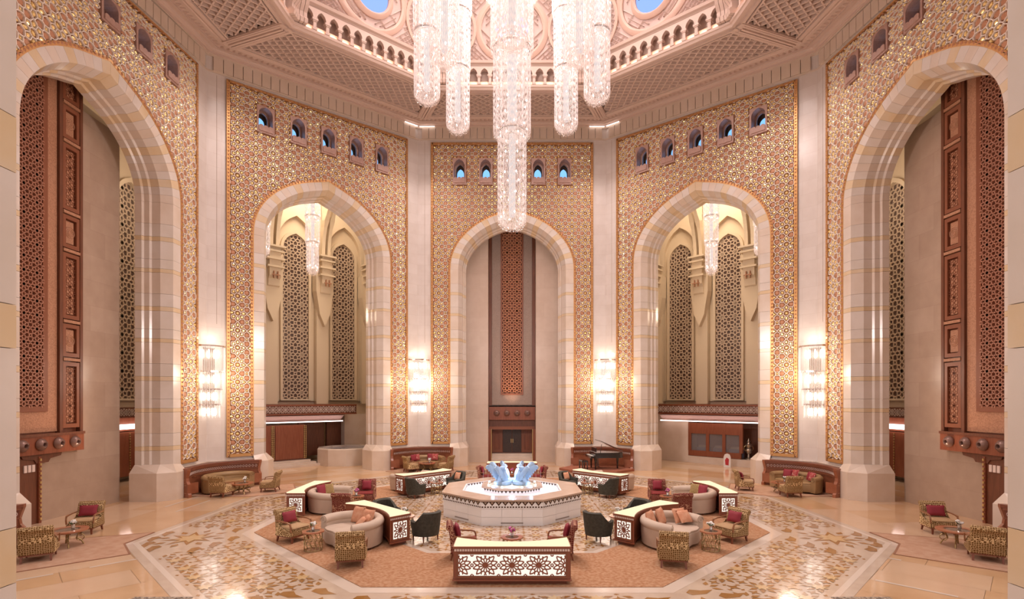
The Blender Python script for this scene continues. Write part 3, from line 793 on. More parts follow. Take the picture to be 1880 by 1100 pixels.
    MB().box(-4.6, tb, 5.0, 8.8, 3.30, 3.42).build('canopy_slab', M_wood, c, f)
    MB().box(-4.6, tb, 4.9, 5.05, 3.20, 3.74).build('fascia', M_woodd, c, f)
    MB().box(-4.6, tb, 4.86, 4.9, 3.70, 3.80).build('fascia_cap', M_wood, c, f); MB().box(-4.6, tb, 4.86, 4.9, 3.15, 3.24).build('fascia_foot', M_wood, c, f)
    m = strap_field(-4.5, tb-.1, 3.30, 3.66, .36, .011, .03); m.build('pearl_fretwork', M_pearl, c, shift(f, 0, 4.86, 0), kind='stuff')
    te = tb-.8
    m = MB(); m.loft([[(-4.6, 5.0, 3.1), (-4.6, 5.6, 2.75), (-4.6, 5.9, 2.75), (-4.6, 5.9, 3.2)], [(te, 5.0, 3.1), (te, 5.6, 2.75), (te, 5.9, 2.75), (te, 5.9, 3.2)]]); m.build('sloping_soffit', mat('glitter_soffit', (.62, .42, .38), .25, .3, bump=.8, bscale=60), c, f)
    MB().box(-4.6, te, 5.2, 5.3, 2.68, 2.74).build('light_strip', M_led, c, f)
    G2 = lambda yw, d, z: (sg*(A+d), yw, z)
    c2 = thing('passage_canopy', 'short lit wooden canopy seen through the gap beside the %s stone pier' % ('left' if sg < 0 else 'right'), 'canopy', G2(8, 5.3, 2.5), group='passage canopies')
    g = inv(G2, c2)
    MB().box(4.0, 9.8, 4.9, 6.0, 3.2, 3.7).build('fascia', M_woodd, c2, g); m = strap_field(4.1, 9.7, 3.30, 3.62, .34, .011, .03); m.build('pearl_fretwork', M_pearl, c2, shift(g, 0, 4.86, 0), kind='stuff')
    MB().box(4.0, 9.8, 5.1, 5.4, 2.62, 2.85).build('light_strip', M_led, c2, g)
    MB().box(4.0, 9.8, 5.5, 6.0, 2.5, 3.2).build('soffit', M_wood, c2, g)
    d = MB().box(4.0, 9.8, 5.3, 5.9, .25, 2.45).build('door_%d' % (4 if sg < 0 else 5), M_wood, None, G2, kind='structure')
    for y_ in (8.2, 8.75):
        for i in range(16): MB().box(y_-.03, y_+.03, 5.26, 5.3, .3+.135*i, .38+.135*i).build('stud', M_brass, d, G2)
    if sg < 0:
        r = thing('reception_counter', 'tall red wood panelled counter front with brass studs in the left hall', 'counter', F(-1, 5.4, 0))
        f = inv(F, r)
        MB().box(-4.6, 1.1, 5.4, 5.9, .38, 2.55).build('counter_front', M_woodd, r, f)
        for x0, x1 in ((-4.5, -3.3), (-3.1, -1.0), (-.75, .95)):
            MB().box(x0, x1, 5.34, 5.4, .45, 2.5).build('wood_panel', M_wood, r, f)
            for i in range(18):
                for x in (x1+.06, x1+.16): MB().box(x-.025, x+.025, 5.33, 5.4, .46+.115*i, .54+.115*i).build('stud', M_brass, r, f)
        for i in range(3): MB().box(-4.6, 1.3+.25*(2-i), 4.6+.25*i, 5.4, .127*i, .127*(i+1)-.002).build('step', M_ring3, r, f)
        for x0, x1 in ((1.3, 3.0), (3.2, 5.2)): MB().box(x0, x1, 6.9, 7.1, .4, 2.6).build('back_panel', M_woodd, r, f)
        bs = MB().box(4.2, 6.4, 6.35, 6.85, 0, 3.1).build('stone_pier', M_ring3, None, F); tag(bs, 'plain beige stone pier under the end of the left hall canopy', 'pier')
        p = fl(620, 856); b_ = thing('stone_basin', 'wide eight-sided beige stone basin with water in the left hall', 'basin', (p.x, p.y+1.6, 0))
        m = MB(); m.lathe([(1.8, 0), (1.8, 1.0), (1.75, 1.05), (1.5, 1.05), (1.5, .85), (.01, .85)], 10); m.build('basin_wall', M_ring3, b_)
        m = MB(); m.lathe([(1.52, .9), (1.52, .96), (.01, .96)], 10); m.build('water', mat('still_water', (.35, .33, .36), .08), b_)
    else:
        m = MB().box(3.2, 8, 5.6, 8, 0, 3.2); o = m.build('hall_stone_wall', M_ring3, wl, F)
        r = thing('shop_front', 'wooden shop front with three glass display windows in the right hall', 'shop', F(1, 5.6, 0)); f = inv(F, r)
        MB().box(-.2, 3.2, 5.6, 5.75, .45, .8).build('plinth_board', M_wood, r, f)
        MB().box(-4.6, 3.2, 5.55, 6.2, 0, .43).build('stone_step', M_ring3, r, f)
        for x in (-.2, .85, 1.9, 3.1): MB().box(x-.1, x+.1, 5.58, 5.75, .8, 2.6).build('mullion', M_wood, r, f)
        MB().box(-.2, 3.2, 5.6, 5.75, 1.9, 2.6).build('header', M_wood, r, f)
        MB().box(-4.6, 3.2, 6.9, 7.0, .45, 2.7).build('back_wall', M_woodd, r, f)
        for x0, x1 in ((-.1, .75), (.95, 1.8), (2.0, 3.0)): MB().box(x0, x1, 5.66, 5.69, .8, 1.9).build('glass_pane', mat('case_glass', (.30, .26, .26), .05, alpha=.45), r, f)
        # lit blue showcase trays behind the glass
        for i, x in enumerate((.3, 1.35, 2.4)):
            t_ = MB().box(x-.36, x+.36, 5.95, 6.5, .46, 1.0).build('display_case', mat('case_blue', (.25, .33, .5), .4), r, f); MB().bbox(x-.3, x+.3, 6.0, 6.4, 1.0, 1.14, .04).build('cushion', mat('case_cream', (.7, .62, .5), .6), t_, f)
        # silver ornament
        q = F(-.52, 5.95, .43); u = thing('silver_urn', 'tall ornate silver urn standing in the dark shop opening', 'urn', q)
        m = MB(); m.lathe([(.28, 0), (.28, .12), (.14, .2), (.10, .5), (.26, .62), (.34, .85), (.26, 1.02), (.16, 1.06), (.30, 1.2), (.32, 1.36), (.16, 1.5), (.12, 1.58), (.2, 1.66), (.06, 1.8), (.02, 1.98)], 12); autosmooth(m.build('urn_body', mat('tarnished_silver', (.45, .38, .30), .3, .9), u))
        for s in (-1, 1):
            m = MB(); m.tube([(s*.3, 0, .8), (s*.46, 0, .95), (s*.42, 0, 1.2), (s*.28, 0, 1.3)], .025, 5); m.build('urn_handle', M_brass, u)
        u.scale = (.62, .62, .66)
        q = F(-1.7, 5.9, .43); bb = MB().bbox(-.45, .45, -.25, .25, 0, .34, .04); bo = bb.build('blue_case', mat('navy', (.06, .10, .35), .4), None, loc=q, rz=-.8); tag(bo, 'low blue case on the shop floor beside the silver urn', 'case')
        q = fl(1335, 858); sgn_ = thing('floor_sign', 'small white and red folding floor sign before the shop', 'sign', (q.x, q.y, 0), -.4)
        m = MB(); m.prism([(-.2, 0), (.2, 0), (.2, .62), (.14, .78), (0, .84), (-.14, .78), (-.2, .62)], -.08, -.05, ax='y'); m.build('front_board', mat('sign_white', (.8, .76, .74), .4), sgn_)
        m = MB(); m.prism([(-.2, 0), (.2, 0), (.16, .62), (-.16, .62)], .10, .13, ax='y'); m.build('rear_board', mat('sign_white', (.8, .76, .74), .4), sgn_)
        m = MB(); m.prism([(-.1, .15), (.08, .12), (.1, .5), (-.02, .6), (-.12, .45)], -.085, -.081, ax='y'); m.build('red_mark', mat('sign_red', (.5, .03, .04), .4), sgn_)
    # hall lamps (unseen, added to brighten the hall and passage)
    q = F(2, 5, 19.2); lamp('hall_ceiling_lamp', 'AREA', q, 750, (1, .82, .62), 5)
    q = F(2, 3.4, 9.5); lamp('hall_fill_point', 'POINT', q, 160, (1, .8, .6), .5)
    q = G(7, 3.5, 14); lamp('passage_fill_point', 'POINT', q, 160, (1, .8, .6), .5)
hall('diag_left', -1); hall('diag_right', 1)
# unseen shell added round the halls to keep world light out
sh = [(-14, -5.8), (-14, 5.8), (-5.8, 14), (5.8, 14), (14, 5.8), (14, -5.8)]
m = MB(); L = [(-27, -5.9), (-27, 30), (27, 30), (27, -5.9), (14.1, -5.9), (14.1, 5.85), (5.85, 14.1), (-5.85, 14.1), (-14.1, 5.85), (-14.1, -5.9)]
m.add([(x, y, 19.8) for x, y in L], tessellate_polygon([[Vector((x, y, 0)) for x, y in L]]))
m.add([(-14.1, -5.9, 0), (-27, -5.9, 0), (-27, 30, 0), (27, 30, 0), (27, -5.9, 0), (14.1, -5.9, 0), (-14.1, -5.9, 19.8), (-27, -5.9, 19.8), (-27, 30, 19.8), (27, 30, 19.8), (27, -5.9, 19.8), (14.1, -5.9, 19.8)], [(i, i+1, i+7, i+6) for i in range(5)])
m.build('wall_light_shell', M_cream, None, kind='structure')
# the wall over the entrance arch behind the viewpoint and its two neighbours
for k, nm in (((0, -1), 'front'), ((.70711, -.70711), 'front_right'), ((-.70711, -.70711), 'front_left')):
    hw = A*T8; f = lambda t, d, z: ((k[0]*(A+d)+k[1]*t), (k[1]*(A+d)-k[0]*t), zw(k[1]*(A+d)-k[0]*t, z))
    m = MB(); m.box(-hw, hw, 0, .4, 13, 20.95); m.build('wall_'+nm, M_ring1, None, f, kind='structure')  # unseen, added to keep the open sky out of crystal reflections
# entrance piers either side of the viewpoint
for s in (-1, 1):
    z = 0; i = 0; root = None
    m = MB(); m.box(min(s*3.80, s*7.2), max(s*3.80, s*7.2), -15.6, -14.0, 0, 12); root = m.build('wall_entrance_'+('left' if s < 0 else 'right'), M_ring1, None, kind='structure')
    while z < 11.9:
        h = (1.35, .33, 1.0, .42)[i % 4]; z1 = min(z+h, 12)
        MB().box(min(s*3.755, s*3.80), max(s*3.755, s*3.80), -15.5, -14.0, z+.003, z1-.003).build('jamb_block', M_ring2 if i % 2 else M_ring1, root); z = z1; i += 1
for s in (-1, 1):            # small spots under the arches that wash the oriels
    o = lamp('oriel_spot', 'SPOT', (s*14.2, .9, 1.0), 190, (1, .7, .5), .1, spot=1.5, blend=1); aim(o, (s*15.6, -.6, 7.5))
o = lamp('oriel_spot', 'SPOT', (0, 15.7, 2.6), 420, (1, .62, .42), .08, spot=.9, blend=1); aim(o, (0, 16.75, 6.5))
# ---------------------------------------------------------------- floor
FC = Vector((0, 1.2))        # centre of the inlaid floor
M_floor = mat('floor_marble', (.66, .43, .25), .10, col2=(.60, .37, .20), nscale=.8, detail=6)
M_floor2 = mat('floor_marble_rose', (.66, .45, .29), .10, col2=(.69, .48, .32), nscale=1.1, detail=6)
M_fpale = mat('floor_strip_pale', (.72, .60, .50), .10)
M_fwhite = mat('floor_white_marble', (.62, .49, .38), .10, col2=(.57, .44, .34), nscale=2.0)
M_ftan = mat('floor_tan_marble', (.37, .175, .05), .12, col2=(.32, .145, .04), nscale=3)
M_fgold = mat('floor_yellow_marble', (.60, .40, .19), .12, col2=(.64, .45, .25), nscale=3)
M_carpet = mat('carpet_salmon', (.42, .20, .10), .95, col2=(.55, .33, .20), nscale=13, bump=.3, bscale=180, spec=.1)
M_rug = mat('rug_salmon', (.50, .29, .19), .95, col2=(.56, .36, .25), nscale=4.0, bump=.3, bscale=180, spec=.1)
M_rugedge = mat('rug_edge', (.30, .14, .08), .9)
floor = MB().box(-32, 32, -20, 36, -.3, -.012).build('floor', mat('floor_joint', (.58, .40, .26), .2), None, kind='structure')
def octa(a): 
    h = a*T8; return [(h, -a), (a, -h), (a, h), (h, a), (-h, a), (-a, h), (-a, -h), (-h, -a)]
def clip_poly(poly, planes):
    for nx, ny, c in planes:
        q = []
        for i in range(len(poly)):
            p0, p1 = poly[i], poly[(i+1) % len(poly)]; d0 = nx*p0[0]+ny*p0[1]-c; d1 = nx*p1[0]+ny*p1[1]-c
            if d0 <= 0: q.append(p0)
            if d0*d1 < 0: t = d0/(d0-d1); q.append((p0[0]+t*(p1[0]-p0[0]), p0[1]+t*(p1[1]-p0[1])))
        poly = q
        if len(poly) < 3: return []
    return poly
def rot(p, a): c, s = math.cos(a), math.sin(a); return (p[0]*c-p[1]*s, p[0]*s+p[1]*c)
rnd = random.Random(3)
# slabs outside the inlay; beside the near diagonal sides they run outwards, elsewhere along the octagon
def slab(p, ang, m_, nm, z=0.0):
    p = clip_poly(p, [(math.cos(PI/8), math.sin(PI/8), 0), (-math.cos(PI/8), math.sin(PI/8), 0), (0, 1, -10.955)])
    if len(p) < 3: return
    w_ = [rot(q, ang) for q in p]; cx = sum(q[0] for q in w_)/len(w_); cy = sum(q[1] for q in w_)/len(w_)+FC.y
    if cy > -13.5 and abs(cx) < 22 and cy < 22:
        m = MB(); m.add([(q[0]+FC.x, q[1]+FC.y, z) for q in w_], [tuple(range(len(w_)))]); m.build(nm, m_, floor)
for k in range(8):
    ang = k*PI/4; sw = k in (1, 7); a_end = 27 if k in (3, 4, 5) else 17.5
    row = 0; a = -8.0 if sw else 10.95; end = 8.0 if sw else a_end
    while a < end:
        hgt = .95 if row % 3 else 1.25
        wmax = (a+hgt)*T8; t = (10.0 if sw else -wmax)-((row*.83) % 1.9); tend = a_end if sw else wmax
        while t < tend:
            L = rnd.choice((1.9, 2.4, 2.8)); g = .004
            R_ = lambda t0, t1, a0, a1: [(a0, -t0), (a0, -t1), (a1, -t1), (a1, -t0)] if sw else [(t0, -a0), (t1, -a0), (t1, -a1), (t0, -a1)]
            slab(R_(t+g, t+L-g, a+g, a+hgt-g), ang, M_floor if rnd.random() < .6 else M_floor2, 'floor_slab')
            if rnd.random() < .22: slab(R_(t+.1, t+L*.8, a, a+.09), ang, M_fpale, 'pale_inset', .003)
            t += L
        a += hgt; row += 1
def ring_mesh(a0, a1, z):
    m = MB(); o, i = octa(a0), octa(a1)
    m.add([(x+FC.x, y+FC.y, z) for x, y in o+i], [(j, (j+1) % 8, 8+(j+1) % 8, 8+j) for j in range(8)]); return m
# white ground of the inlay, border bands
m = MB(); m.add([(x+FC.x, y+FC.y, 0) for x, y in octa(10.95)], [tuple(range(8))]); inlay = m.build('inlay_ground', M_fwhite, floor)
ring_mesh(10.75, 10.62, .002).build('inlay_border', M_fpale, floor); ring_mesh(8.22, 7.9, .002).build('inlay_border', M_fpale, floor)
ring_mesh(5.42, 5.22, .002).build('inlay_border', M_fpale, floor)
# star pieces
def starpoly(c, r0, r1, n, ph=0): return [(c[0]+(r0 if i % 2 == 0 else r1)*math.cos(PI*i/n+ph), c[1]+(r0 if i % 2 == 0 else r1)*math.sin(PI*i/n+ph)) for i in range(2*n)]
def dart(ang, ra, rb, wd, c=(0, 0)):
    x, y = math.cos(ang), math.sin(ang); mid = ra+(rb-ra)*.38
    return [(c[0]+x*ra, c[1]+y*ra), (c[0]+x*mid+y*wd, c[1]+y*mid-x*wd), (c[0]+x*rb, c[1]+y*rb), (c[0]+x*mid-y*wd, c[1]+y*mid+x*wd)]
PIECES = [('g', starpoly((0, 0), .235, .125, 8))]+[('t', dart(PI/8+k*PI/4, .145, .43, .072)) for k in range(8)]+[('t', starpoly((.5, .5), .19, .075, 4)), ('t', starpoly((.5, 0), .17, .06, 4)), ('t', starpoly((0, .5), .17, .06, 4))]+\
  [('t', dart(0, -.075, .075, .05, (.5+.0, .27))), ('t', dart(0, -.075, .075, .05, (.5, -.27))), ('t', dart(PI/2, -.075, .075, .05, (.27, .5))), ('t', dart(PI/2, -.075, .075, .05, (-.27, .5)))]
allp = []
def field(planes, u, ang, org, lim):
    n = int(lim/u)+1
    for i in range(-n, n+1):
        for j in range(-n, n+1):
            for kd, poly in PIECES:
                p = [rot(((x+i)*u, (y+j)*u), ang) for x, y in poly]; p = [(x+org[0], y+org[1]) for x, y in p]
                c = (sum(x for x, y in p)/len(p), sum(y for x, y in p)/len(p))
                if all(nx*x+ny*y <= cc for nx, ny, cc in planes for x, y in p): allp.append((kd, [(x+FC.x, y+FC.y) for x, y in p]))
for k in range(8):
    ang = k*PI/4; ox, oy = rot((0, -1), ang); tx, ty = rot((1, 0), ang)
    # straight fields between the corner kites
    half = 2.62
    field([(ox, oy, 10.58), (-ox, -oy, -8.26), (tx, ty, half), (-tx, -ty, half)], 1.747/2, ang, (ox*9.42, oy*9.42), 4)
    # corner kite: one large star and angular tan pieces
    a2 = ang+PI/8; cx, cy = rot((0, -10.2), a2)
    for pl, kd in ((starpoly((0, 0), .62, .30, 8), 'g'), (starpoly((0, 0), .62, .30, 8, PI/8), 't')):
        pass
    allp.append(('t', [(x+cx+FC.x, y+cy+FC.y) for x, y in starpoly((0, 0), .80, .36, 8, a2)]))
    allp.append(('g', [(x+cx+FC.x, y+cy+FC.y) for x, y in starpoly((0, 0), .50, .26, 8, a2)]))
    for q in range(8):
        aa = a2+q*PI/4+PI/8; allp.append(('t', [(x+cx+FC.x, y+cy+FC.y) for x, y in dart(aa, .62, .98, .10)]))
    for sx in (-1, 1):
        for rr, o_ in ((9.05, .55), (9.45, 1.05), (9.9, 1.45), (10.95, .85), (11.2, .3)):
            if 1:
                x, y = rot((sx*o_, -rr), a2); allp.append(('t', [(p[0]+FC.x, p[1]+FC.y) for p in [(x+u_, y+v_) for u_, v_ in [rot(z, a2) for z in ((-.28, -.1), (.05, -.16), (.34, -.02), (.06, .04), (-.12, .17), (-.3, .06))]]]))
    # mosaic round the fountain
    field([(rot((0, -1), ang+q*PI/4)[0], rot((0, -1), ang+q*PI/4)[1], 5.2) for q in range(-1, 2)]+[(-ox, -oy, -2.3), (math.cos(ang+PI/8), math.sin(ang+PI/8), 0), (-math.cos(ang-PI/8), -math.sin(ang-PI/8), 0)], .72, 0, (0, 0), 6)
def seen(c):
    Z = c[1]-CAMY; 
    if Z < 3: return -1
    x = 940+FPX*c[0]/Z; y = HORIZON+FPX*CAMZ/Z
    return 1/Z if 30 < x < 1850 and y < 1105 else -1
def area(p): return abs(sum(p[i][0]*p[(i+1) % len(p)][1]-p[(i+1) % len(p)][0]*p[i][1] for i in range(len(p))))/2
info = []
for kd, p in allp:
    c = (sum(x for x, y in p)/len(p), sum(y for x, y in p)/len(p)); s = seen(c); info.append((area(p)*s**3 if s > 0 else -1, kd, p))
info.sort(key=lambda q: -q[0])
rest = {'t': MB(), 'g': MB()}
for i, (s, kd, p) in enumerate(info):
    if i < 280 and s > 0:
        c = (sum(x for x, y in p)/len(p), sum(y for x, y in p)/len(p)); m = MB(); n = len(p)
        zz_ = (.003 if kd == 't' else .0075)+(i % 40)*.0001
        m.add([(x, y, zz_) for x, y in p]+[(c[0], c[1], zz_)], [(j, (j+1) % n, n) for j in range(n)]); m.build('inlay_star' if kd == 'g' else 'inlay_piece', M_fgold if kd == 'g' else M_ftan, inlay)
    else:
        c = (sum(x for x, y in p)/len(p), sum(y for x, y in p)/len(p)); n = len(p)
        rest[kd].add([(x, y, .003 if kd == 't' else .006) for x, y in p]+[(c[0], c[1], .003 if kd == 't' else .006)], [(j, (j+1) % n, n) for j in range(n)])
rest['t'].build('inlay_pieces_field', M_ftan, inlay, kind='stuff'); rest['g'].build('inlay_stars_field', M_fgold, inlay, kind='stuff')
# the octagonal ring carpet
m = MB(); o, i = octa(7.9), octa(5.42)
m.add([(x+FC.x, y+FC.y, z) for z in (.004, .016) for x, y in o+i], [(16+j, 16+(j+1) % 8, 24+(j+1) % 8, 24+j) for j in range(8)]+[(j, (j+1) % 8, 16+(j+1) % 8, 16+j) for j in range(8)])
tag(m.build('ring_carpet', M_carpet), 'wide octagonal salmon ring carpet laid around the fountain', 'carpet')
def rug(pts, label, z=.012):
    root = thing('rug', label, 'rug', (*[sum(p[i] for p in pts)/len(pts) for i in (0, 1)], 0), group='corner rugs')
    c = root.location
    m = MB(); m.prism([(p[0]-c.x, p[1]-c.y) for p in pts], .003, z); m.build('pile', M_rug, root)
    m = MB()
    for p, q in zip(pts, pts[1:]+pts[:1]): m.bar((p[0]-c.x, p[1]-c.y, z*.6), (q[0]-c.x, q[1]-c.y, z*.6), .05, z)
    m.build('binding', M_rugedge, root)
def flp(*a): return [tuple(fl(x, y).xy) for x, y in a]
for s, nm in ((-1, 'left'), (1, 'right')):
    mir = lambda L: [(x*s*-1, y) for x, y in L]
    P = [(-13.7, -3.2)]+flp((283, 978), (228, 999), (238, 1018), (30, 1051))+[(-11.1, -8.2), (-13.6, -5.7)]
    rug(mir(P), 'salmon star-edged rug under the near %s armchairs' % nm)
    P = [(-13.8, 3.9), (-11.0, 3.85), (-9.6, 5.1), (-10.6, 7.2), (-13.3, 5.6)]
    rug(mir(P), 'salmon rug before the %s corner banquette and its sofa' % nm)
rug([(-7.2, 11.6), (-5.6, 10.9), (-3.3, 10.9), (-2.6, 11.7), (-3.9, 12.9), (-6.3, 12.9)], 'small salmon rug before the far corner sofa')
for s, nm in ((-1, 'left'), (1, 'right')):
    p = fl(940+s*640, 1098); m = MB(); m.box(-.6, .6, -.35, .35, .002, .014); o = m.build('door_mat', mat('mat_pattern', (.10, .07, .06), .9, col2=(.5, .4, .3), nscale=22), None, loc=(p.x, p.y-.33, 0)); tag(o, 'patterned dark floor mat at the bottom %s edge of the hall' % nm, 'mat', 'floor mats')
# ---------------------------------------------------------------- crystal chandeliers and sconces
M_crys = crystal('crystal_strands', (1, .86, .84), .24, .36, .25)
M_crysd = crystal('crystal_drops', (1, .84, .80), .12, .6)
M_bulb = emis('lamp_bulb', (1, .90, .86), 5.0)
M_core = emis('chandelier_glow', (1, .86, .83), .75)
M_chrome = mat('chrome', (.75, .65, .6), .2, 1.0)
def strands(m, r, z0, z1, n, seg=.24, jit=.02, rr=.011, rnd=random.Random(11), half=False):
    for i in range(n):
        a = 2*PI*i/n if not half else PI*(i+.5)/n+PI
        off = rnd.random()*seg*.5; z = z1-off*.3; x, y = r*math.cos(a), r*math.sin(a)
        zb = z0+rnd.random()*.10
        while z > zb:
            h = seg*rnd.uniform(.7, 1.0); zz = max(z-h, zb); w_ = rr*rnd.uniform(.8, 1.2); ca, sa = math.cos(a), math.sin(a)
            q = [(x+ca*w_, y+sa*w_), (x-sa*w_, y+ca*w_), (x-ca*w_, y-sa*w_), (x+sa*w_, y-ca*w_)]
            b = len(m.v); zm = (z+zz)/2
            m.add([(x, y, z)]+[(p[0], p[1], zm+h*.1) for p in q]+[(x, y, zz)], [(0, 1, 2), (0, 2, 3), (0, 3, 4), (0, 4, 1), (5, 2, 1), (5, 3, 2), (5, 4, 3), (5, 1, 4)])
            z = zz-.03
def bulbs(m, r, zs, n):
    for z in zs:
        for i in range(n):
            a = 2*PI*i/n+z*3; x, y = r*math.cos(a), r*math.sin(a); s = .034
            m.add([(x, y, z+s*1.5), (x+s, y, z), (x, y+s, z), (x-s, y, z), (x, y-s, z), (x, y, z-s*1.5)], [(0, 1, 2), (0, 2, 3), (0, 3, 4), (0, 4, 1), (5, 2, 1), (5, 3, 2), (5, 4, 3), (5, 1, 4)])
def column(name, label, loc, tiers, group, rod_top):
    """tiers: (radius, z bottom, z top) relative to loc"""
    root = thing(name, label, 'chandelier', loc, group=group)
    for i, (r, z0, z1) in enumerate(tiers):
        m = MB(); n = int(r*130)
        strands(m, r, z0, z1, n); strands(m, r*.86, z0-.06, z1, int(n*.8), seg=.3); strands(m, r*.6, z0-.12, z1, int(n*.5), seg=.36)
        m.build('crystal_tier', M_crys, root, kind='stuff')
        m = MB()
        # rounded cluster of drops closing the tier
        for q, (rr, dz) in enumerate(((.98, .02), (.88, -.07), (.75, -.13), (.6, -.18), (.45, -.22), (.3, -.24), (.15, -.25))): strands(m, r*rr, z0+dz-.12, z0+dz+.16, max(8, int(r*rr*120)), seg=.2, rr=.016)
        m.build('drop_cluster', M_crysd, root, kind='stuff')
        m = MB(); m.lathe([(r*1.0, z1-.03), (r*1.02, z1), (r*1.0, z1+.05), (r*.9, z1+.05), (r*.9, z1-.03)], 24, cap=False); m.build('tier_ring', M_chrome, root)
        m = MB(); nz = max(2, int((z1-z0)/.62)); bulbs(m, r*.80, [z0+.25+(z1-z0-.4)*j/(nz-1) for j in range(nz)], max(5, int(r*13))); m.build('bulbs', M_bulb, root, kind='stuff')
        m = MB(); m.lathe([(r*.2, z0+.2), (r*.24, z0+.4), (r*.24, z1-.3), (r*.2, z1-.1)], 12); m.build('glowing_core', M_core, root)
    m = MB(); m.lathe([(.05, tiers[-1][2]-.1), (.05, rod_top)], 8); m.build('suspension_rod', M_chrome, root)
    return root
CH = Vector((0, .95))
cen = column('crystal_chandelier', 'longest crystal chandelier column hanging down the middle of the hall', (CH.x, CH.y, 10.55),
             [(.52, 0, 3.3), (.68, 3.2, 6.3), (.78, 6.2, 9.0), (1.06, 8.4, 12)], 'crystal chandelier columns', 21)
lamp('chandelier_fill_lamp', 'POINT', (CH.x, CH.y, 8.2), 1500, (1, .88, .84), .8)  # unseen fill lamp added in the air below the central column
wh = ['left', 'far left inner', 'near left inner', 'near front', 'near right inner', 'far right inner', 'right']
names = {180: 'outermost left crystal column of the chandelier ring', 135: 'inner left crystal column hanging lower, behind the ring', 225: 'near left crystal column with high rounded bottom, front of ring',
         270: 'short front crystal column directly before the long central one', 315: 'near right crystal column with high rounded bottom, front of ring', 45: 'inner right crystal column hanging lower, behind the ring', 0: 'outermost right crystal column of the chandelier ring'}
ring0 = None
for dg, lb in names.items():
    a = math.radians(dg); loc = (CH.x+3.1*math.cos(a), CH.y+3.1*math.sin(a)*.95, 15.15)
    if ring0 is None: ring0 = column('crystal_chandelier', lb, loc, [(.47, 0, 2.3), (.5, 2.2, 4.6), (.56, 4.5, 7.4)], 'crystal chandelier columns', 15)
    else: dup(ring0, loc, 0, lb)
for q in range(4): lamp('chandelier_fill_lamp', 'POINT', (CH.x+2.1*math.cos(PI/8+q*PI/2), CH.y+2.1*math.sin(PI/8+q*PI/2), 22.0), 420, (1, .88, .84), .45)  # unseen fill lamps added between the columns, above the view
# hall chandeliers behind the diagonal arches
hc0 = None
for sg, k, nm in ((-1, 'diag_left', 'left'), (1, 'diag_right', 'right')):
    nx, ny = WN[k]
    for t, nn in ((1.16, 'in the middle of'), (-1.75, 'at the near edge of')):
        tt = -t*sg; d = 4.5; p = (nx*(A+d)+ny*tt, ny*(A+d)-nx*tt, 12.05 if t > 0 else 12.6)
        lb = 'slim crystal chandelier %s the %s diagonal arch' % (nn, nm)
        if hc0 is None: hc0 = column('hall_chandelier', lb, p, [(.36, 0, 1.7), (.42, 1.6, 3.3), (.46, 3.2, 5.2)], 'hall chandeliers', 7.5)
        else: dup(hc0, p, 0, lb)
# wall sconces in the corners
def sconce(label, loc, rz):
    root = thing('wall_sconce', label, 'sconce', loc, rz, 'crystal wall sconces')
    m = MB(); m.box(-.3, .3, .35, .45, .2, 3.2); m.build('back_plate', M_chrome, root)
    tiers = ((.66, 2.05, 3.25), (.59, 1.25, 2.1), (.53, .55, 1.3), (.46, 0, .6))
    for r, z0, z1 in tiers:
        m = MB(); n = int(r*46)
        for i in range(n):
            a = PI+PI*(i+.5)/n; x, y = r*math.cos(a), .35+r*math.sin(a); s = .014
            zb = z0+.06*(i % 2); m.add([(x-s, y, zb), (x, y-s, zb), (x+s, y, zb), (x, y+s, zb), (x-s, y, z1), (x, y-s, z1), (x+s, y, z1), (x, y+s, z1)], [(0, 1, 5, 4), (1, 2, 6, 5), (2, 3, 7, 6), (3, 0, 4, 7), (3, 2, 1, 0)])
        m.build('crystal_rods', crystal('sconce_crystal', (1, .86, .74), .3, .55), root, kind='stuff')
        m = MB(); m.loft([[(rr*math.cos(PI+PI*i/12), .35+rr*math.sin(PI+PI*i/12), z) for rr, z in ((r+.02, z1-.02), (r+.03, z1+.05), (r-.06, z1+.05), (r-.06, z1-.02))] for i in range(13)]); m.build('tier_band', M_chrome, root)
        m = MB()
        for i in range(5):
            a = PI+PI*(i+.5)/5; x, y = r*.6*math.cos(a), .35+r*.6*math.sin(a); m.lathe([(.02, z1-.5), (.05, z1-.42), (.05, z1-.22), (.02, z1-.14)], 6, (x, y))
        m.build('bulbs', emis('sconce_bulb', (1, .86, .74), 5.5), root, kind='stuff')
    return root
sc0 = None
for cx, cy, lb in ((-14, 5.8, 'crystal sconce in the left corner above the nearer banquette'), (-5.8, 14, 'crystal sconce in the far left corner above the small sofa'), (5.8, 14, 'crystal sconce in the far right corner above the piano'), (14, 5.8, 'crystal sconce in the right corner above the nearer banquette')):
    d = math.hypot(cx, cy); bx, by = -cx/d, -cy/d; loc = (cx+bx*.48, cy+by*.48, 3.25); rz = math.atan2(by, bx)+PI/2
    if sc0 is None: sc0 = sconce(lb, loc, rz)
    else: dup(sc0, loc, rz, lb)
    lamp('sconce_lamp', 'POINT', (cx+bx*1.75, cy+by*1.75, 5.2), 150, (1, .82, .66), .5)
    lamp('sconce_lamp', 'POINT', (cx+bx*.5, cy+by*.5, 6.9), 12, (1, .82, .66), .12)
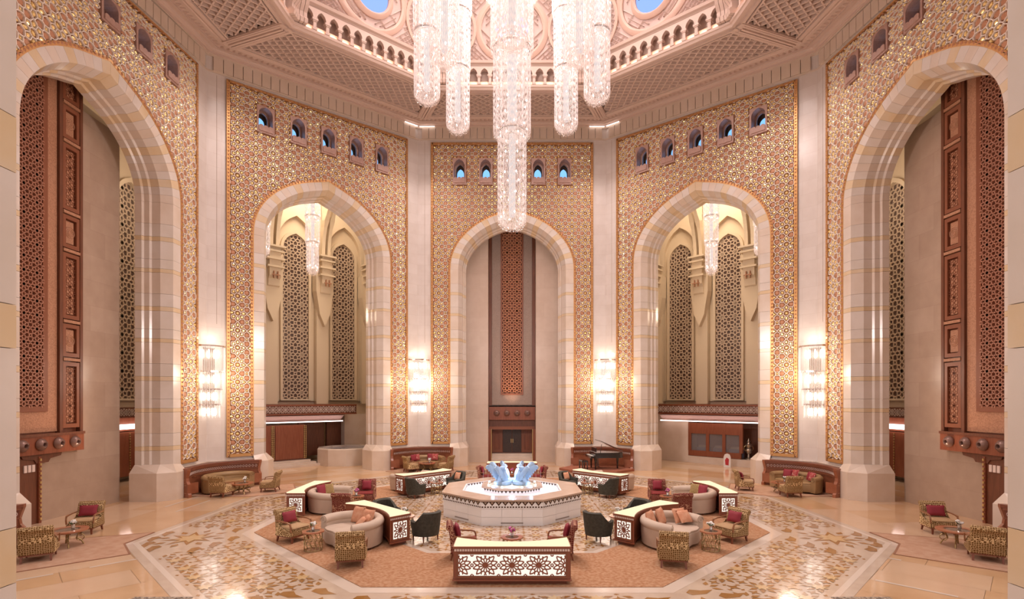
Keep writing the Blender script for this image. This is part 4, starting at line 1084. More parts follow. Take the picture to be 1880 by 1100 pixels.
# ---------------------------------------------------------------- fabrics
def patterned(name, bg, line, scale, lw=.06, rough=.8):
    """woven star net: lines of an eightfold net over a ground colour"""
    m = bpy.data.materials.new(name); m.use_nodes = True; MATS[name] = m; nt = m.node_tree; L = nt.links.new; b = nt.nodes['Principled BSDF']
    b.inputs['Roughness'].default_value = rough; b.inputs['Specular IOR Level'].default_value = .2
    tc = nt.nodes.new('ShaderNodeTexCoord'); mp = nt.nodes.new('ShaderNodeMapping'); mp.inputs['Scale'].default_value = (scale,)*3; L(tc.outputs['Object'], mp.inputs[0])
    v = nt.nodes.new('ShaderNodeTexVoronoi'); v.feature = 'DISTANCE_TO_EDGE'; v.inputs['Scale'].default_value = 1; v.inputs['Randomness'].default_value = .4; L(mp.outputs[0], v.inputs['Vector'])
    lt = nt.nodes.new('ShaderNodeMath'); lt.operation = 'LESS_THAN'; lt.inputs[1].default_value = lw; L(v.outputs['Distance'], lt.inputs[0])
    v2 = nt.nodes.new('ShaderNodeTexVoronoi'); v2.inputs['Scale'].default_value = 1; v2.inputs['Randomness'].default_value = .4; L(mp.outputs[0], v2.inputs['Vector'])
    l2 = nt.nodes.new('ShaderNodeMath'); l2.operation = 'LESS_THAN'; l2.inputs[1].default_value = .13; L(v2.outputs['Distance'], l2.inputs[0])
    mxm = nt.nodes.new('ShaderNodeMath'); mxm.operation = 'MAXIMUM'; L(lt.outputs[0], mxm.inputs[0]); L(l2.outputs[0], mxm.inputs[1])
    mx = nt.nodes.new('ShaderNodeMixRGB'); mx.inputs[1].default_value = (*bg, 1); mx.inputs[2].default_value = (*line, 1); L(mxm.outputs[0], mx.inputs[0]); L(mx.outputs[0], b.inputs['Base Color']); return m
M_goldfab = patterned('gold_star_fabric', (.15, .07, .02), (.72, .52, .28), 19, .075)
M_goldseat = mat('gold_plain_fabric', (.48, .30, .15), .8, col2=(.54, .36, .2), nscale=30)
M_redfab = patterned('red_star_fabric', (.13, .012, .012), (.50, .28, .18), 17, .06)
M_redseat = mat('red_plain_fabric', (.20, .02, .02), .8, col2=(.26, .03, .025), nscale=20)
M_redcush = mat('red_cushion', (.25, .018, .032), .7)
M_orange = mat('orange_cushion', (.62, .27, .15), .8, col2=(.70, .38, .24), nscale=9)
M_cushg = patterned('gold_cushion', (.22, .13, .04), (.45, .32, .16), 24, .1)
M_dk = mat('charcoal_fabric', (.035, .032, .022), .75, col2=(.055, .05, .036), nscale=14)
M_creamfab = mat('cream_upholstery', (.60, .47, .37), .7, col2=(.56, .43, .335), nscale=3)
M_olive = mat('olive_leather', (.36, .22, .10), .45, col2=(.31, .19, .09), nscale=3)
M_leg = mat('chair_leg_wood', (.20, .06, .03), .35)
M_arm = mat('chair_arm_wood', (.30, .13, .06), .3, coat=.4)
M_glow = emis('onyx_glow', (1, .80, .52), 1.15)
M_white = emis('lit_panel', (1, .88, .76), 1.05)
M_cons = mat('console_wood', (.27, .075, .035), .35, coat=.3)
M_ttop = mat('table_wood', (.42, .15, .07), .3, coat=.4)
M_gilt = mat('gilt_metal', (.42, .30, .14), .35, .7)

def soft(o, lev=2, bevel=None):
    if bevel:
        b = o.modifiers.new('bev', 'BEVEL'); b.width = bevel; b.segments = 2; b.limit_method = 'ANGLE'
    if lev: s = o.modifiers.new('sub', 'SUBSURF'); s.levels = lev; s.render_levels = lev
    o.data.polygons.foreach_set('use_smooth', [True]*len(o.data.polygons)); return o
# scroll-back armchair, facing -Y
def armchair(name, label, fab, seatm, group, loc, rz):
    root = thing(name, label, 'armchair', loc, rz, group); W = .36
    m = MB(); m.bbox(-W, W, -.40, .30, .20, .44, .05); o = m.build('seat', fab, root); soft(o, 0, .03)
    m = MB(); m.bbox(-W+.03, W-.03, -.41, .20, .43, .50, .04); o = m.build('seat_cushion', seatm, root); soft(o, 0, .02)
    prof = [(.16, .40), (.22, .75), (.27, .92), (.34, .985), (.43, .97), (.46, .90), (.42, .83), (.375, .80), (.35, .60), (.32, .20), (.20, .20)]
    m = MB(); m.prism([(y, z) for y, z in prof], -W-.01, W+.01, ax='x'); o = m.build('backrest', fab, root); soft(o, 0, .03)
    for sx in (-1, 1):
        m = MB(); m.loft([[(sx*.30-.03, -.34-.03, .22), (sx*.30+.03, -.34-.03, .22), (sx*.30+.03, -.34+.03, .22), (sx*.30-.03, -.34+.03, .22)], [(sx*.31-.02, -.36-.02, 0), (sx*.31+.02, -.36-.02, 0), (sx*.31+.02, -.36+.02, 0), (sx*.31-.02, -.36+.02, 0)]]); m.build('leg', M_leg, root)
        m = MB(); m.loft([[(sx*.30-.03, .26-.03, .22), (sx*.30+.03, .26-.03, .22), (sx*.30+.03, .26+.03, .22), (sx*.30-.03, .26+.03, .22)], [(sx*.31-.02, .32-.02, 0), (sx*.31+.02, .32-.02, 0), (sx*.31+.02, .32+.02, 0), (sx*.31-.02, .32+.02, 0)]]); m.build('leg', M_leg, root)
        m = MB(); P = [(sx*.37, .26, .66), (sx*.39, .0, .655), (sx*.39, -.22, .64), (sx*.39, -.36, .61), (sx*.385, -.39, .52), (sx*.375, -.385, .36)]
        for p, q in zip(P, P[1:]): m.bar(p, q, .045, .035, up=(1, 0, 0) if abs(p[2]-q[2]) > .05 else (0, 0, 1))
        m.build('armrest', M_arm, root)
        m = MB(); m.prism([(.30, .21), (.24, .62), (.12, .50), (-.2, .36), (-.40, .33), (-.40, .21)], min(sx*(W), sx*(W+.03)), max(sx*W, sx*(W+.03)), ax='x'); m.build('side_panel', fab, root)
    m = MB(); m.box(-W, W, -.40, .30, .17, .21); m.build('seat_rail', M_leg, root)
    root.scale = (.92, .92, .92)
    return root
# low tub chair, facing -Y
def tubchair(name, label, group, loc, rz):
    root = thing(name, label, 'armchair', loc, rz, group)
    m = MB(); rings = []; n = 17
    for i in range(n):
        a = -PI*.22+PI*1.44*i/(n-1); c, s = math.cos(a), math.sin(a)
        q_ = min(max((math.sin(a)-.30)/.25, 0), 1); hb = .59+.27*q_*q_*(3-2*q_)
        ro, ri = .42, .32
        rings.append([(ro*.92*c, ro*.92*s, .16), (ro*c, ro*s, .40), ((ro+.02)*c, (ro+.02)*s+.05*max(s, 0), hb-.03), ((ro+ri)/2*c, (ro+ri)/2*s+.04*max(s, 0), hb), (ri*c, ri*s, hb-.04), (ri*c, ri*s, .40), (ri*c, ri*s, .16)])
    m.loft(rings); autosmooth(m.build('shell', M_dk, root), 60)
    m = MB(); m.lathe([(.30, .2), (.345, .26), (.35, .40), (.31, .45), (.2, .465)], 20); o = m.build('seat', M_dk, root); o.location = (0, -.04, 0); autosmooth(o, 50)
    for sx in (-1, 1):
        for sy in (-1, 1):
            m = MB(); m.lathe([(.016, 0), (.03, .18)], 8, (sx*.25, sy*.25)); m.build('leg', M_leg, root)
    return root
def pillow(name, label, m_, loc, rz, s=.22, tilt=.35, group=None, wide=1.0):
    m = MB(); n = 8
    for sd in (-1, 1):
        g = []
        for i in range(n+1):
            for j in range(n+1):
                u, v = 2*i/n-1, 2*j/n-1; pin = 1-.09*(1-abs(u)**2)*abs(v)**3-.09*(1-abs(v)**2)*abs(u)**3
                g.append((s*wide*u*pin, sd*(.075*((1-u**4)*(1-v**4))**.6), s*v*pin))
        m.add(g, [(i*(n+1)+j, i*(n+1)+j+1, (i+1)*(n+1)+j+1, (i+1)*(n+1)+j) for i in range(n) for j in range(n)])
    o = m.build(name, m_, None); autosmooth(o, 60); o.location = loc; o.rotation_euler = (tilt*-1, 0, rz); return tag(o, label, 'cushion', group)
# crescent sofa with rolled back, opening towards -Y
def sofa(name, label, fab, group, loc, rz, R=.98, span=1.22, h=.74, ex=1.0):
    root = thing(name, label, 'sofa', loc, rz, group); n = 25
    def ring(i):
        a = PI/2-PI*span/2+PI*span*i/(n-1); return math.cos(a)*ex, math.sin(a)
    m = MB(); rings = []
    for i in range(n):
        c, s = ring(i); rings.append([((R-.02)*c, (R-.02)*s, .06), (R*c, R*s, .3), (R*c, R*s, h-.12), ((R-.2)*c, (R-.2)*s, h-.12), ((R-.24)*c, (R-.24)*s, .30), ((R-.24)*c, (R-.24)*s, .06)])
    m.loft(rings); autosmooth(m.build('back_wall', fab, root), 40)
    pts = []
    for i in range(n): c, s = ring(i); pts.append(((R-.10)*c, (R-.10)*s, h-.10-.04*abs(2*i/(n-1)-1)**3))
    m = MB(); m.tube(pts, [.135+.0*i for i in range(n)], 10); o = m.build('rolled_top', fab, root); autosmooth(o, 60)
    for e in (0, n-1):
        c, s = ring(e); x, y = (R-.10)*c, (R-.10)*s; t = (-math.sin(PI/2-PI*span/2+PI*span*e/(n-1)), math.cos(PI/2-PI*span/2+PI*span*e/(n-1))); sg = -1 if e == 0 else 1
        m = MB()
        z0 = h-.14
        m.tube([(x+t[0]*sg*.012+c*r*math.cos(q)/ex, y+t[1]*sg*.012+s*r*math.cos(q), z0+r*math.sin(q)) for q, r in [(j*.55, .12-.0075*j) for j in range(14)]], .014, 5); m.build('arm_scroll', fab, root)
    # seat with a two-lobed front edge
    m = MB(); top = []; 
    for i in range(n): c, s = ring(i); top.append(((R-.22)*c, (R-.22)*s))
    fr = []
    p0, p1 = top[-1], top[0]
    for j in range(1, 10):
        q = j/10; fr.append((p0[0]+(p1[0]-p0[0])*q, p0[1]+(p1[1]-p0[1])*q-.16*math.sin(q*PI)+.07*math.exp(-((q-.5)/.12)**2)-.10))
    poly = top+fr
    m.prism(poly, .07, .40); o = m.build('seat', fab, root); soft(o, 0, .04)
    m = MB(); m.prism([(x*.97, y*.97) for x, y in poly], .40, .455); o = m.build('seat_cushion', fab, root); soft(o, 0, .025)
    for a in (.3, 1.2, 2.0, 2.85): m = MB(); m.lathe([(.035, 0), (.04, .08)], 8, ((R-.12)*math.cos(a)*ex, (R-.12)*math.sin(a))); m.build('foot', M_leg, root)
    return root
# lit console: straight lit face towards -Y, concave face towards +Y
def rosette_field(x0, x1, z0, z1, nx, wd, dep):
    """openwork of twelve-petalled rosettes joined by small stars, local (x, depth, z)"""
    m = MB(); ux = (x1-x0)/nx; R = min(ux, z1-z0)/2; zc = (z0+z1)/2
    def seg(a, b):
        L = math.hypot(b[0]-a[0], b[1]-a[1])
        if L < 1e-4: return
        cx, cz = (a[0]+b[0])/2, (a[1]+b[1])/2
        if not (x0 <= cx <= x1 and z0 <= cz <= z1): return
        n_ = ((b[1]-a[1])/L*wd, -(b[0]-a[0])/L*wd)
        m.add([(a[0]-n_[0], dep, a[1]-n_[1]), (a[0]-n_[0]*.7, 0, a[1]-n_[1]*.7), (a[0]+n_[0]*.7, 0, a[1]+n_[1]*.7), (a[0]+n_[0], dep, a[1]+n_[1]),
               (b[0]-n_[0], dep, b[1]-n_[1]), (b[0]-n_[0]*.7, 0, b[1]-n_[1]*.7), (b[0]+n_[0]*.7, 0, b[1]+n_[1]*.7), (b[0]+n_[0], dep, b[1]+n_[1])], [(0, 1, 5, 4), (1, 2, 6, 5), (2, 3, 7, 6)])
    for i in range(nx+1 if nx > 1 else 1):
        cx = x0+ux*i if nx > 1 else (x0+x1)/2
        P = lambda r, a: (cx+r*math.cos(a), zc+r*math.sin(a))
        for k in range(12):
            a = k*PI/6+PI/12; b = a+PI/12; c = a+PI/6
            seg(P(R*.20, a), P(R*.20, c)); seg(P(R*.20, a), P(R*.56, a))
            seg(P(R*.56, a), P(R*.74, b)); seg(P(R*.74, b), P(R*.56, c)); seg(P(R*.74, b), P(R*.95, b-.10)); seg(P(R*.74, b), P(R*.95, b+.10)); seg(P(R*.95, b+.10), P(R*1.2, b+PI/12)); seg(P(R*.95, b-.10), P(R*1.2, b-PI/12))
        if nx > 1 and i < nx:
            mx_ = cx+ux/2
            for zz in (z0, zc, z1):
                for k in range(6):
                    a = k*PI/3; seg((mx_+R*.14*math.cos(a), zz+R*.14*math.sin(a)), (mx_+R*.14*math.cos(a+PI/3), zz+R*.14*math.sin(a+PI/3)))
    return m
def console(name, label, group, loc, rz, half=1.27, dep=.64):
    root = thing(name, label, 'console', loc, rz, group); H = .86
    def plan(o=0.0, n=13):
        L = [(-half-o, -o), (half+o, -o), (half+o, dep+o)]
        return L+[((half+o)*(1-2*j/(n-1)), dep+o-.36*(1-(1-2*j/(n-1))**2)) for j in range(1, n-1)]+[(-half-o, dep+o)]
    m = MB(); m.prism(plan(-.07), 0, .08); m.build('plinth', M_leg, root)
    m = MB(); m.prism(plan(), .08, H-.06); m.build('body', M_cons, root)
    m = MB(); m.prism(plan(.03), H-.06, H-.02); m.build('top_moulding', M_cons, root)
    m = MB(); m.prism(plan(.0), H-.02, H+.012); m.build('onyx_top', M_glow, root)
    m = MB(); m.prism(plan(.035), .09, .12); m.build('foot_moulding', M_cons, root)
    # tooth band
    m = MB(); n = 44
    for i in range(n):
        x = -half+2*half*(i+.5)/n; m.add([(x-.022, -.012, H-.125), (x+.022, -.012, H-.125), (x+.022, -.012, H-.075), (x-.022, -.012, H-.075)], [(0, 1, 2, 3)])
    for s in (-1, 1):
        for i in range(11):
            y = dep*(i+.5)/11; x = s*(half+.012); m.add([(x, y-.022, H-.125), (x, y+.022, H-.125), (x, y+.022, H-.075), (x, y-.022, H-.075)], [(0, 1, 2, 3)])
    m.build('tooth_band', M_pearl, root, kind='stuff')
    # lit panels with star fretwork: long face and both ends
    f1 = lambda x, y, z: (x, -.002-y*-1-.03, z)
    m = MB(); m.box(-half+.1, half-.1, -.006, .0, .20, .66); p = m.build('lit_panel', M_white, root)
    m = rosette_field(-half+.1, half-.1, .20, .66, 4, .015, .02); m.build('fretwork', M_cons, p, shift(lambda x, y, z: (x, y, z), 0, -.026, 0), kind='stuff')
    m = MB(); plate_with_hole(m, [(-half+.05, .15), (half-.05, .15), (half-.05, .71), (-half+.05, .71)], [(-half+.09, .19), (half-.09, .19), (half-.09, .67), (-half+.09, .67)], -.022, 0); m.build('panel_frame', M_woodm, root)
    for i, x in enumerate([-half+.1+(2*half-.2)*j/4 for j in (1, 2, 3)]):
        m = MB(); m.lathe([(.04, 0), (.04, .008)], 8); m.v = [(x+a, -.03-c, .43+b) for a, b, c in m.v]; m.build('star_rosette', M_cons, p)
    for s in (-1, 1):
        fe = lambda x, y, z: (s*(half+.002-y*-1*0), 0, 0)
        g = lambda x, y, z: (s*(half-y), dep/2+x, z)
        m = MB(); m.box(-.22, .22, -.006, 0, .20, .66); p = m.build('lit_panel', M_white, root, g)
        m = rosette_field(-.22, .22, .20, .66, 1, .013, .02); m.build('fretwork', M_cons, p, lambda x, y, z: g(x, y-.026, z), kind='stuff')
        m = MB(); plate_with_hole(m, [(-.27, .15), (.27, .15), (.27, .71), (-.27, .71)], [(-.23, .19), (.23, .19), (.23, .67), (-.23, .67)], -.022, 0); m.build('panel_frame', M_woodm, root, g)
        m = MB(); m.lathe([(.045, 0), (.045, .008)], 8); m.v = [(a, -.03-c, .43+b) for a, b, c in m.v]; m.build('star_rosette', M_cons, p, g)
    return root
# small round table on a cage of gilt rods
def cage_table(name, label, group, loc, rz=0, R=.30, H=.52):
    root = thing(name, label, 'table', loc, rz, group)
    m = MB(); m.lathe([(R-.02, H-.04), (R, H-.03), (R, H), (R*.62, H), (R*.62, H-.01), (.01, H-.01)], 8); m.build('table_top', M_ttop, root)
    m = MB(); m.lathe([(R*.62, H-.008), (.01, H-.006)], 8); m.build('glass_inset', mat('table_glass', (.15, .10, .07), .05), root)
    m = MB()
    for i in range(12):
        a = 2*PI*i/12; rr = R*.78
        m.tube([(rr*math.cos(a), rr*math.sin(a), .0), (rr*math.cos(a+.16), rr*math.sin(a+.16), .13), (rr*math.cos(a-.12), rr*math.sin(a-.12), .26), (rr*math.cos(a+.14), rr*math.sin(a+.14), .38), (rr*math.cos(a), rr*math.sin(a), H-.04)], .011, 5)
    for z in (.015, .18, .34): m.tube([(R*.78*math.cos(2*PI*i/12), R*.78*math.sin(2*PI*i/12), z) for i in range(12)], .010, 5, closed=True)
    m.build('gilt_cage', M_gilt, root)
    return root
def coffee_table(name, label, group, loc, rz=0, R=.48, H=.46):
    root = thing(name, label, 'table', loc, rz, group)
    m = MB(); m.lathe([(R-.03, H-.05), (R, H-.03), (R, H), (R*.6, H), (R*.6, H-.012), (.01, H-.012)], 24); m.build('table_top', M_ttop, root)
    m = MB(); m.lathe([(R*.6, H-.01), (.01, H-.006)], 24); m.build('glass_inset', mat('table_glass', (.15, .10, .07), .05), root)
    for i in range(4):
        a = PI/4+i*PI/2; c, s = math.cos(a), math.sin(a); m = MB()
        m.tube([(c*R*.75, s*R*.75, 0), (c*R*.62, s*R*.62, .12), (c*R*.42, s*R*.42, .2), (c*R*.5, s*R*.5, .32), (c*R*.75, s*R*.75, H-.05)], .022, 6); m.build('leg', M_gilt, root)
        m = MB(); m.tube([(c*R*.58+math.cos(q)*.09*c, s*R*.58+math.cos(q)*.09*s, .2+math.sin(q)*.09) for q in [2*PI*j/10 for j in range(10)]], .014, 5, closed=True); m.build('leg_ring', M_gilt, root)
    return root
def flowers(label, loc, blossom, group='table flowers'):
    root = thing('flower_vase', label, 'vase', loc, group=group); r = random.Random(int(abs(loc[0]*100)+abs(loc[1]*10)))
    m = MB(); m.lathe([(.035, 0), (.05, .04), (.04, .10), (.045, .13)], 10); m.build('vase', mat('vase_silver', (.7, .66, .62), .15, .8), root)
    m = MB()
    for i in range(9):
        x, y, z = r.uniform(-.07, .07), r.uniform(-.07, .07), r.uniform(.15, .24); m.lathe([(.01, z-.03), (.035, z), (.03, z+.025), (.005, z+.035)], 6, (x, y))
    m.build('blossoms', blossom, root)
    m = MB()
    for i in range(6): a = i; m.bar((0, 0, .1), (.09*math.cos(a), .09*math.sin(a), .2), .006, .02)
    m.build('stems', mat('leaf_green', (.10, .16, .06), .6), root)
    return root
M_pinkfl = mat('pink_blossom', (.55, .12, .32), .6); M_whfl = mat('white_blossom', (.85, .82, .78), .6)
# ---------------------------------------------------------------- the ring of consoles, sofas and chairs round the fountain
def pol(deg, r, t=0):        # deg: compass position seen from the floor centre (0 = towards viewer, 90 = right); t to the right when looking outwards... in world terms
    a = math.radians(deg); o = Vector((math.sin(a), -math.cos(a))); u = Vector((math.cos(a), math.sin(a)))
    p = FC+o*r+u*t; return (p.x, p.y, .016 if 5.42 < r < 7.9 else 0)
def facing(dx, dy): return math.atan2(dy, dx)+PI/2      # local -Y towards (dx, dy)
CARD = {0: 'nearest the viewer', 90: 'at the right of the ring', 180: 'behind the fountain', 270: 'at the left of the ring'}
cons0 = chr0 = tab0 = sof0 = None
for dg, where in CARD.items():
    a = math.radians(dg); o = (math.sin(a), -math.cos(a)); u = (math.cos(a), math.sin(a))
    lb = 'lit wooden console with star fretwork and glowing top, %s' % where; p = pol(dg, 7.78)
    cons0 = (console('lit_console', lb, 'lit consoles', p, facing(*o)) if cons0 is None else cons0)
    if dg: dup(cons0, p, facing(*o), lb)
    for s, sd in ((-1, 0), (1, 1)):
        p = pol(dg, 5.75, s*1.28); f = facing(-u[0]*s-o[0]*.12, -u[1]*s-o[1]*.12)
        side = {0: ('left', 'right'), 90: ('nearer', 'farther'), 180: ('right', 'left'), 270: ('farther', 'nearer')}[dg][sd]
        lb = 'dark red star-patterned armchair, %s of the pair %s' % (side, {0: 'nearest the viewer', 90: 'by the right cream sofa', 180: 'behind the fountain', 270: 'by the left cream sofa'}[dg])
        chr0_new = armchair('red_armchair', lb, M_redfab, M_redseat, 'red armchairs', p, f) if chr0 is None else dup(chr0, p, f, lb)
        if chr0 is None: chr0 = chr0_new
        d_ = Vector((math.sin(f), -math.cos(f)))
        pillow('cushion', 'plain red cushion on the %s red armchair %s' % (side, where), M_redcush, (p[0]-d_.x*.13, p[1]-d_.y*.13, .70), f, .19, .25, 'red chair cushions')
    p = pol(dg, 5.75); lb = 'small cage-legged table between the red armchairs %s' % where
    if tab0 is None: tab0 = cage_table('cage_table', lb, 'cage tables', p)
    else: dup(tab0, p, 0, lb)
    flowers('pink flowers in silver vase on the table %s' % where, (p[0], p[1], p[2]+.522), M_pinkfl)
    if dg in (90, 270):
        p = pol(dg, 6.50); lb = 'cream crescent sofa in the curve of the console %s' % where
        ns = sofa('crescent_sofa', lb, M_creamfab, 'cream crescent sofas', p, facing(-o[0], -o[1])) if sof0 is None else dup(sof0, p, facing(-o[0], -o[1]), lb)
        if sof0 is None: sof0 = ns
        q = pol(dg, 6.92, -.42 if dg == 270 else .42); pillow('cushion', 'gold patterned cushion on the cream sofa %s' % where, M_cushg, (q[0], q[1], .70), facing(-o[0]*.6, -o[1]*.6-.6), .22, .4)
        q = pol(dg, 7.10, -.18 if dg == 270 else .18); pillow('cushion', 'dark red cushion behind the gold one on the sofa %s' % where, M_redcush, (q[0], q[1], .70), facing(-o[0]*.8, -o[1]*.8-.4), .22, .3)
DIAG = {315: 'near left', 45: 'near right', 135: 'far right', 225: 'far left'}
gch0 = dk0 = None
for dg, where in DIAG.items():
    a = math.radians(dg); o = (math.sin(a), -math.cos(a)); u = (math.cos(a), math.sin(a))
    p = pol(dg, 5.2, -.17 if dg == 315 else .17 if dg == 45 else 0); p = (p[0], p[1], .016); dup(cons0, p, facing(-o[0], -o[1]), 'lit wooden console with star fretwork, standing %s of the fountain' % where)
    p = pol(dg, 6.53); lb = 'cream crescent sofa backing on the %s console' % where
    ns = dup(sof0, p, facing(*o), lb)
    for s in (-1, 1):
        p = pol(dg, 4.62, s*1.05); f = facing(-u[0]*s, -u[1]*s)
        near = (s > 0) == (dg in (315, 225)) if dg in (315, 225) else (s < 0)
        fr = 'nearer the viewer' if p[1] < pol(dg, 4.62)[1] else 'farther from the viewer'
        lb = 'charcoal tub chair at the %s console, the one %s' % (where, fr)
        nk = tubchair('tub_chair', lb, 'charcoal tub chairs', p, f) if dk0 is None else dup(dk0, p, f, lb)
        if dk0 is None: dk0 = nk
        if dg in (135, 225):
            d_ = Vector((math.sin(f), -math.cos(f))); pillow('cushion', 'plain orange cushion on the %s tub chair %s' % (where, fr), M_orange, (p[0]-d_.x*.12, p[1]-d_.y*.12, .66), f, .18, .3, 'orange chair cushions')
    p = pol(dg, 4.62); dup(tab0, p, 0, 'small cage-legged table between the charcoal chairs, %s' % where)
    flowers('white flowers in a vase on the %s inner table' % where, (p[0], p[1], p[2]+.522), M_whfl)
    if dg in (315, 45):
        sg = -1 if dg == 315 else 1
        P1 = (sg*6.35, -2.95, .016); P2 = (sg*3.95, -5.2, .016)
        f1 = facing(-sg*.85, -.45); f2 = facing(sg*.22, 1)
        lb1 = 'gold star-patterned armchair with red cushion on the %s carpet' % where; lb2 = 'gold star-patterned armchair seen from behind on the %s carpet' % where
        if gch0 is None: gch0 = armchair('gold_armchair', lb1, M_goldfab, M_goldseat, 'gold armchairs', P1, f1)
        else: dup(gch0, P1, f1, lb1)
        dup(gch0, P2, f2, lb2)
        d_ = Vector((math.sin(f1), -math.cos(f1))); pillow('cushion', 'dark red cushion on the %s gold armchair' % where, M_redcush, (P1[0]-d_.x*.12, P1[1]-d_.y*.12, .68), f1, .17, .3, wide=1.4)
        q = fl(575 if sg < 0 else 1305, 1011); dup(tab0, (q.x, q.y, .016), 0, 'cage-legged table between gold armchair and %s sofa' % where)
        flowers('white flowers on the cage table by the %s sofa' % where, (q.x, q.y, .54), M_whfl)
        for (r_, t_, tl, sz, nm, dx) in ((5.97, .12, .35, .25, 'left of two back', -.2), (5.97, -.42, .35, .25, 'right of two back', .2), (6.3, .62, .5, .23, 'upright side', .5), (6.46, .60, .75, .21, 'leaning side', .5)):
            q = pol(dg, r_, t_*-sg*-1*1 if sg > 0 else t_); pillow('cushion', '%s orange cushion on the %s cream sofa' % (nm, where), M_orange, (q[0], q[1], .70), facing(o[0]-u[0]*dx*(1 if sg < 0 else 1)*(1 if t_ > 0 else -1)*.9, o[1]-u[1]*dx*(1 if t_ > 0 else -1)*.9), sz, tl)
# ---------------------------------------------------------------- the fountain
M_fm = mat('fountain_white', (.93, .92, .93), .25, col2=(.90, .885, .89), nscale=1.5)
M_frim = mat('fountain_rim_stone', (.56, .42, .33), .2, col2=(.50, .36, .27), nscale=2)
M_fdark = mat('fountain_dark_inlay', (.07, .035, .02), .25)
M_pool = mat('glowing_pool_water', (.85, .82, .90), .06, emit=(.95, .90, 1), estr=.75)  # water glows by itself in place of underwater lamps
M_blueglass = mat('blue_crystal', (.50, .72, 1.0), .12, spec=.9)
M_blueglass.node_tree.nodes['Principled BSDF'].inputs['Transmission Weight'].default_value = .30; M_blueglass.node_tree.nodes['Principled BSDF'].inputs['IOR'].default_value = 1.35
fo = thing('fountain', 'white octagonal marble fountain with dark zigzag bands at the centre', 'fountain', (FC.x, FC.y, 0))
def oprism(a0, z0, a1, z1): 
    m = MB(); m.loft([[(x, y, z0) for x, y in octa(a0)], [(x, y, z1) for x, y in octa(a1)]]); return m
def oring(a0, a1, z0, z1):
    m = MB(); o, i = octa(a0), octa(a1)
    m.loft([[(x, y, z0) for x, y in o], [(x, y, z1) for x, y in o], [(x, y, z1) for x, y in i], [(x, y, z0) for x, y in i]], cap=False); return m
oprism(2.36, 0, 2.36, .60).build('base', M_fm, fo)
for k in range(8):           # slabs of the base, three per side, with a vent slot in the middle one
    ang = k*PI/4
    for j in (-1, 0, 1):
        w_ = 2.40*T8*2/3; p = [rot((q[0], q[1]), ang) for q in ((j*w_-w_/2+.004, -2.40), (j*w_+w_/2-.004, -2.40), (j*w_+w_/2-.004, -2.35), (j*w_-w_/2+.004, -2.35))]
        m = MB()
        for z0, z1 in ((.0, .27), (.275, .56)): m.prism(p, z0+.002, z1)
        m.build('base_slab', M_fm, fo)
    p = [rot(q, ang) for q in ((-.36, -2.406), (.36, -2.406), (.36, -2.39), (-.36, -2.39))]
    m = MB(); m.prism(p, .07, .11); m.build('vent_slot', mat('vent_grey', (.35, .30, .28), .5), fo)
oring(2.42, 2.3, .56, .80).build('frieze', M_fm, fo)
oring(2.46, 1.72, .78, .85).build('rim', M_frim, fo)
m = MB(); tri = MB(); dots = MB()
for k in range(8):
    ang = k*PI/4; hw = 2.42*T8; n = 9
    for i in range(n):
        x0, x1 = -hw+.04+(2*hw-.08)*i/n, -hw+.04+(2*hw-.08)*(i+1)/n; y = -2.424
        P = [(x0, .775), (x1, .775), ((x0+x1)/2, .645)]; Q = [(x0+.06, .762), (x1-.06, .762), ((x0+x1)/2, .70)]
        pr = lambda L, yy: [(*rot((a, yy), ang), z) for a, z in L]
        m.add(pr(P, y)+pr(Q, y), [(0, 3, 5, 2), (1, 2, 5, 4)])
        tri.add(pr(Q, y), [(0, 1, 2)])
    for i in range(22):
        x = -hw+2*hw*(i+.5)/22; s = .028; dots.add([(*rot((x-s, -2.424), ang), .585), (*rot((x+s, -2.424), ang), .585), (*rot((x+s, -2.424), ang), .63), (*rot((x-s, -2.424), ang), .63)], [(0, 1, 2, 3)])
    m.add([(*rot((a, -2.462), ang), z) for a, z in ((-hw, .772), (hw, .772), (hw, .792), (-hw, .792))], [(0, 1, 2, 3)])
m.build('zigzag_inlay', M_fdark, fo, kind='stuff'); tri.build('triangle_inlay', M_frim, fo, kind='stuff'); dots.build('square_inlay', M_fdark, fo, kind='stuff')
m = MB(); m.add([(x, y, .74) for x, y in octa(1.74)], [tuple(range(8))]); m.build('pool_water', M_pool, fo)
oring(1.76, 1.70, .68, .86).build('pool_lip', M_fm, fo)
oprism(1.02, .70, 1.02, .90).build('upper_basin', M_fm, fo)
oring(1.10, .86, .90, .97).build('upper_rim', M_frim, fo)
m = MB()
for k in range(8):
    ang = k*PI/4; hw = 1.02*T8
    for i in range(6):
        x0, x1 = -hw+2*hw*i/6, -hw+2*hw*(i+1)/6; m.add([(*rot((a, -1.024), ang), z) for a, z in ((x0, .89), (x1, .89), ((x0+x1)/2, .80))], [(0, 1, 2)])
for k in range(8):
    ang = k*PI/4; hw = 1.72*T8
    for i in range(10):
        x0, x1 = -hw+2*hw*i/10, -hw+2*hw*(i+1)/10; m.add([(*rot((a, -1.695), ang), z) for a, z in ((x0, .85), (x1, .85), ((x0+x1)/2, .765))], [(0, 1, 2)])
m.build('upper_zigzag', M_fdark, fo, kind='stuff')
m = MB(); m.lathe([(.84, .90), (.84, .95), (.76, .98), (.74, 1.0), (.02, 1.0)], 24); m.build('plinth', mat('fountain_cream', (.72, .66, .54), .3), fo)
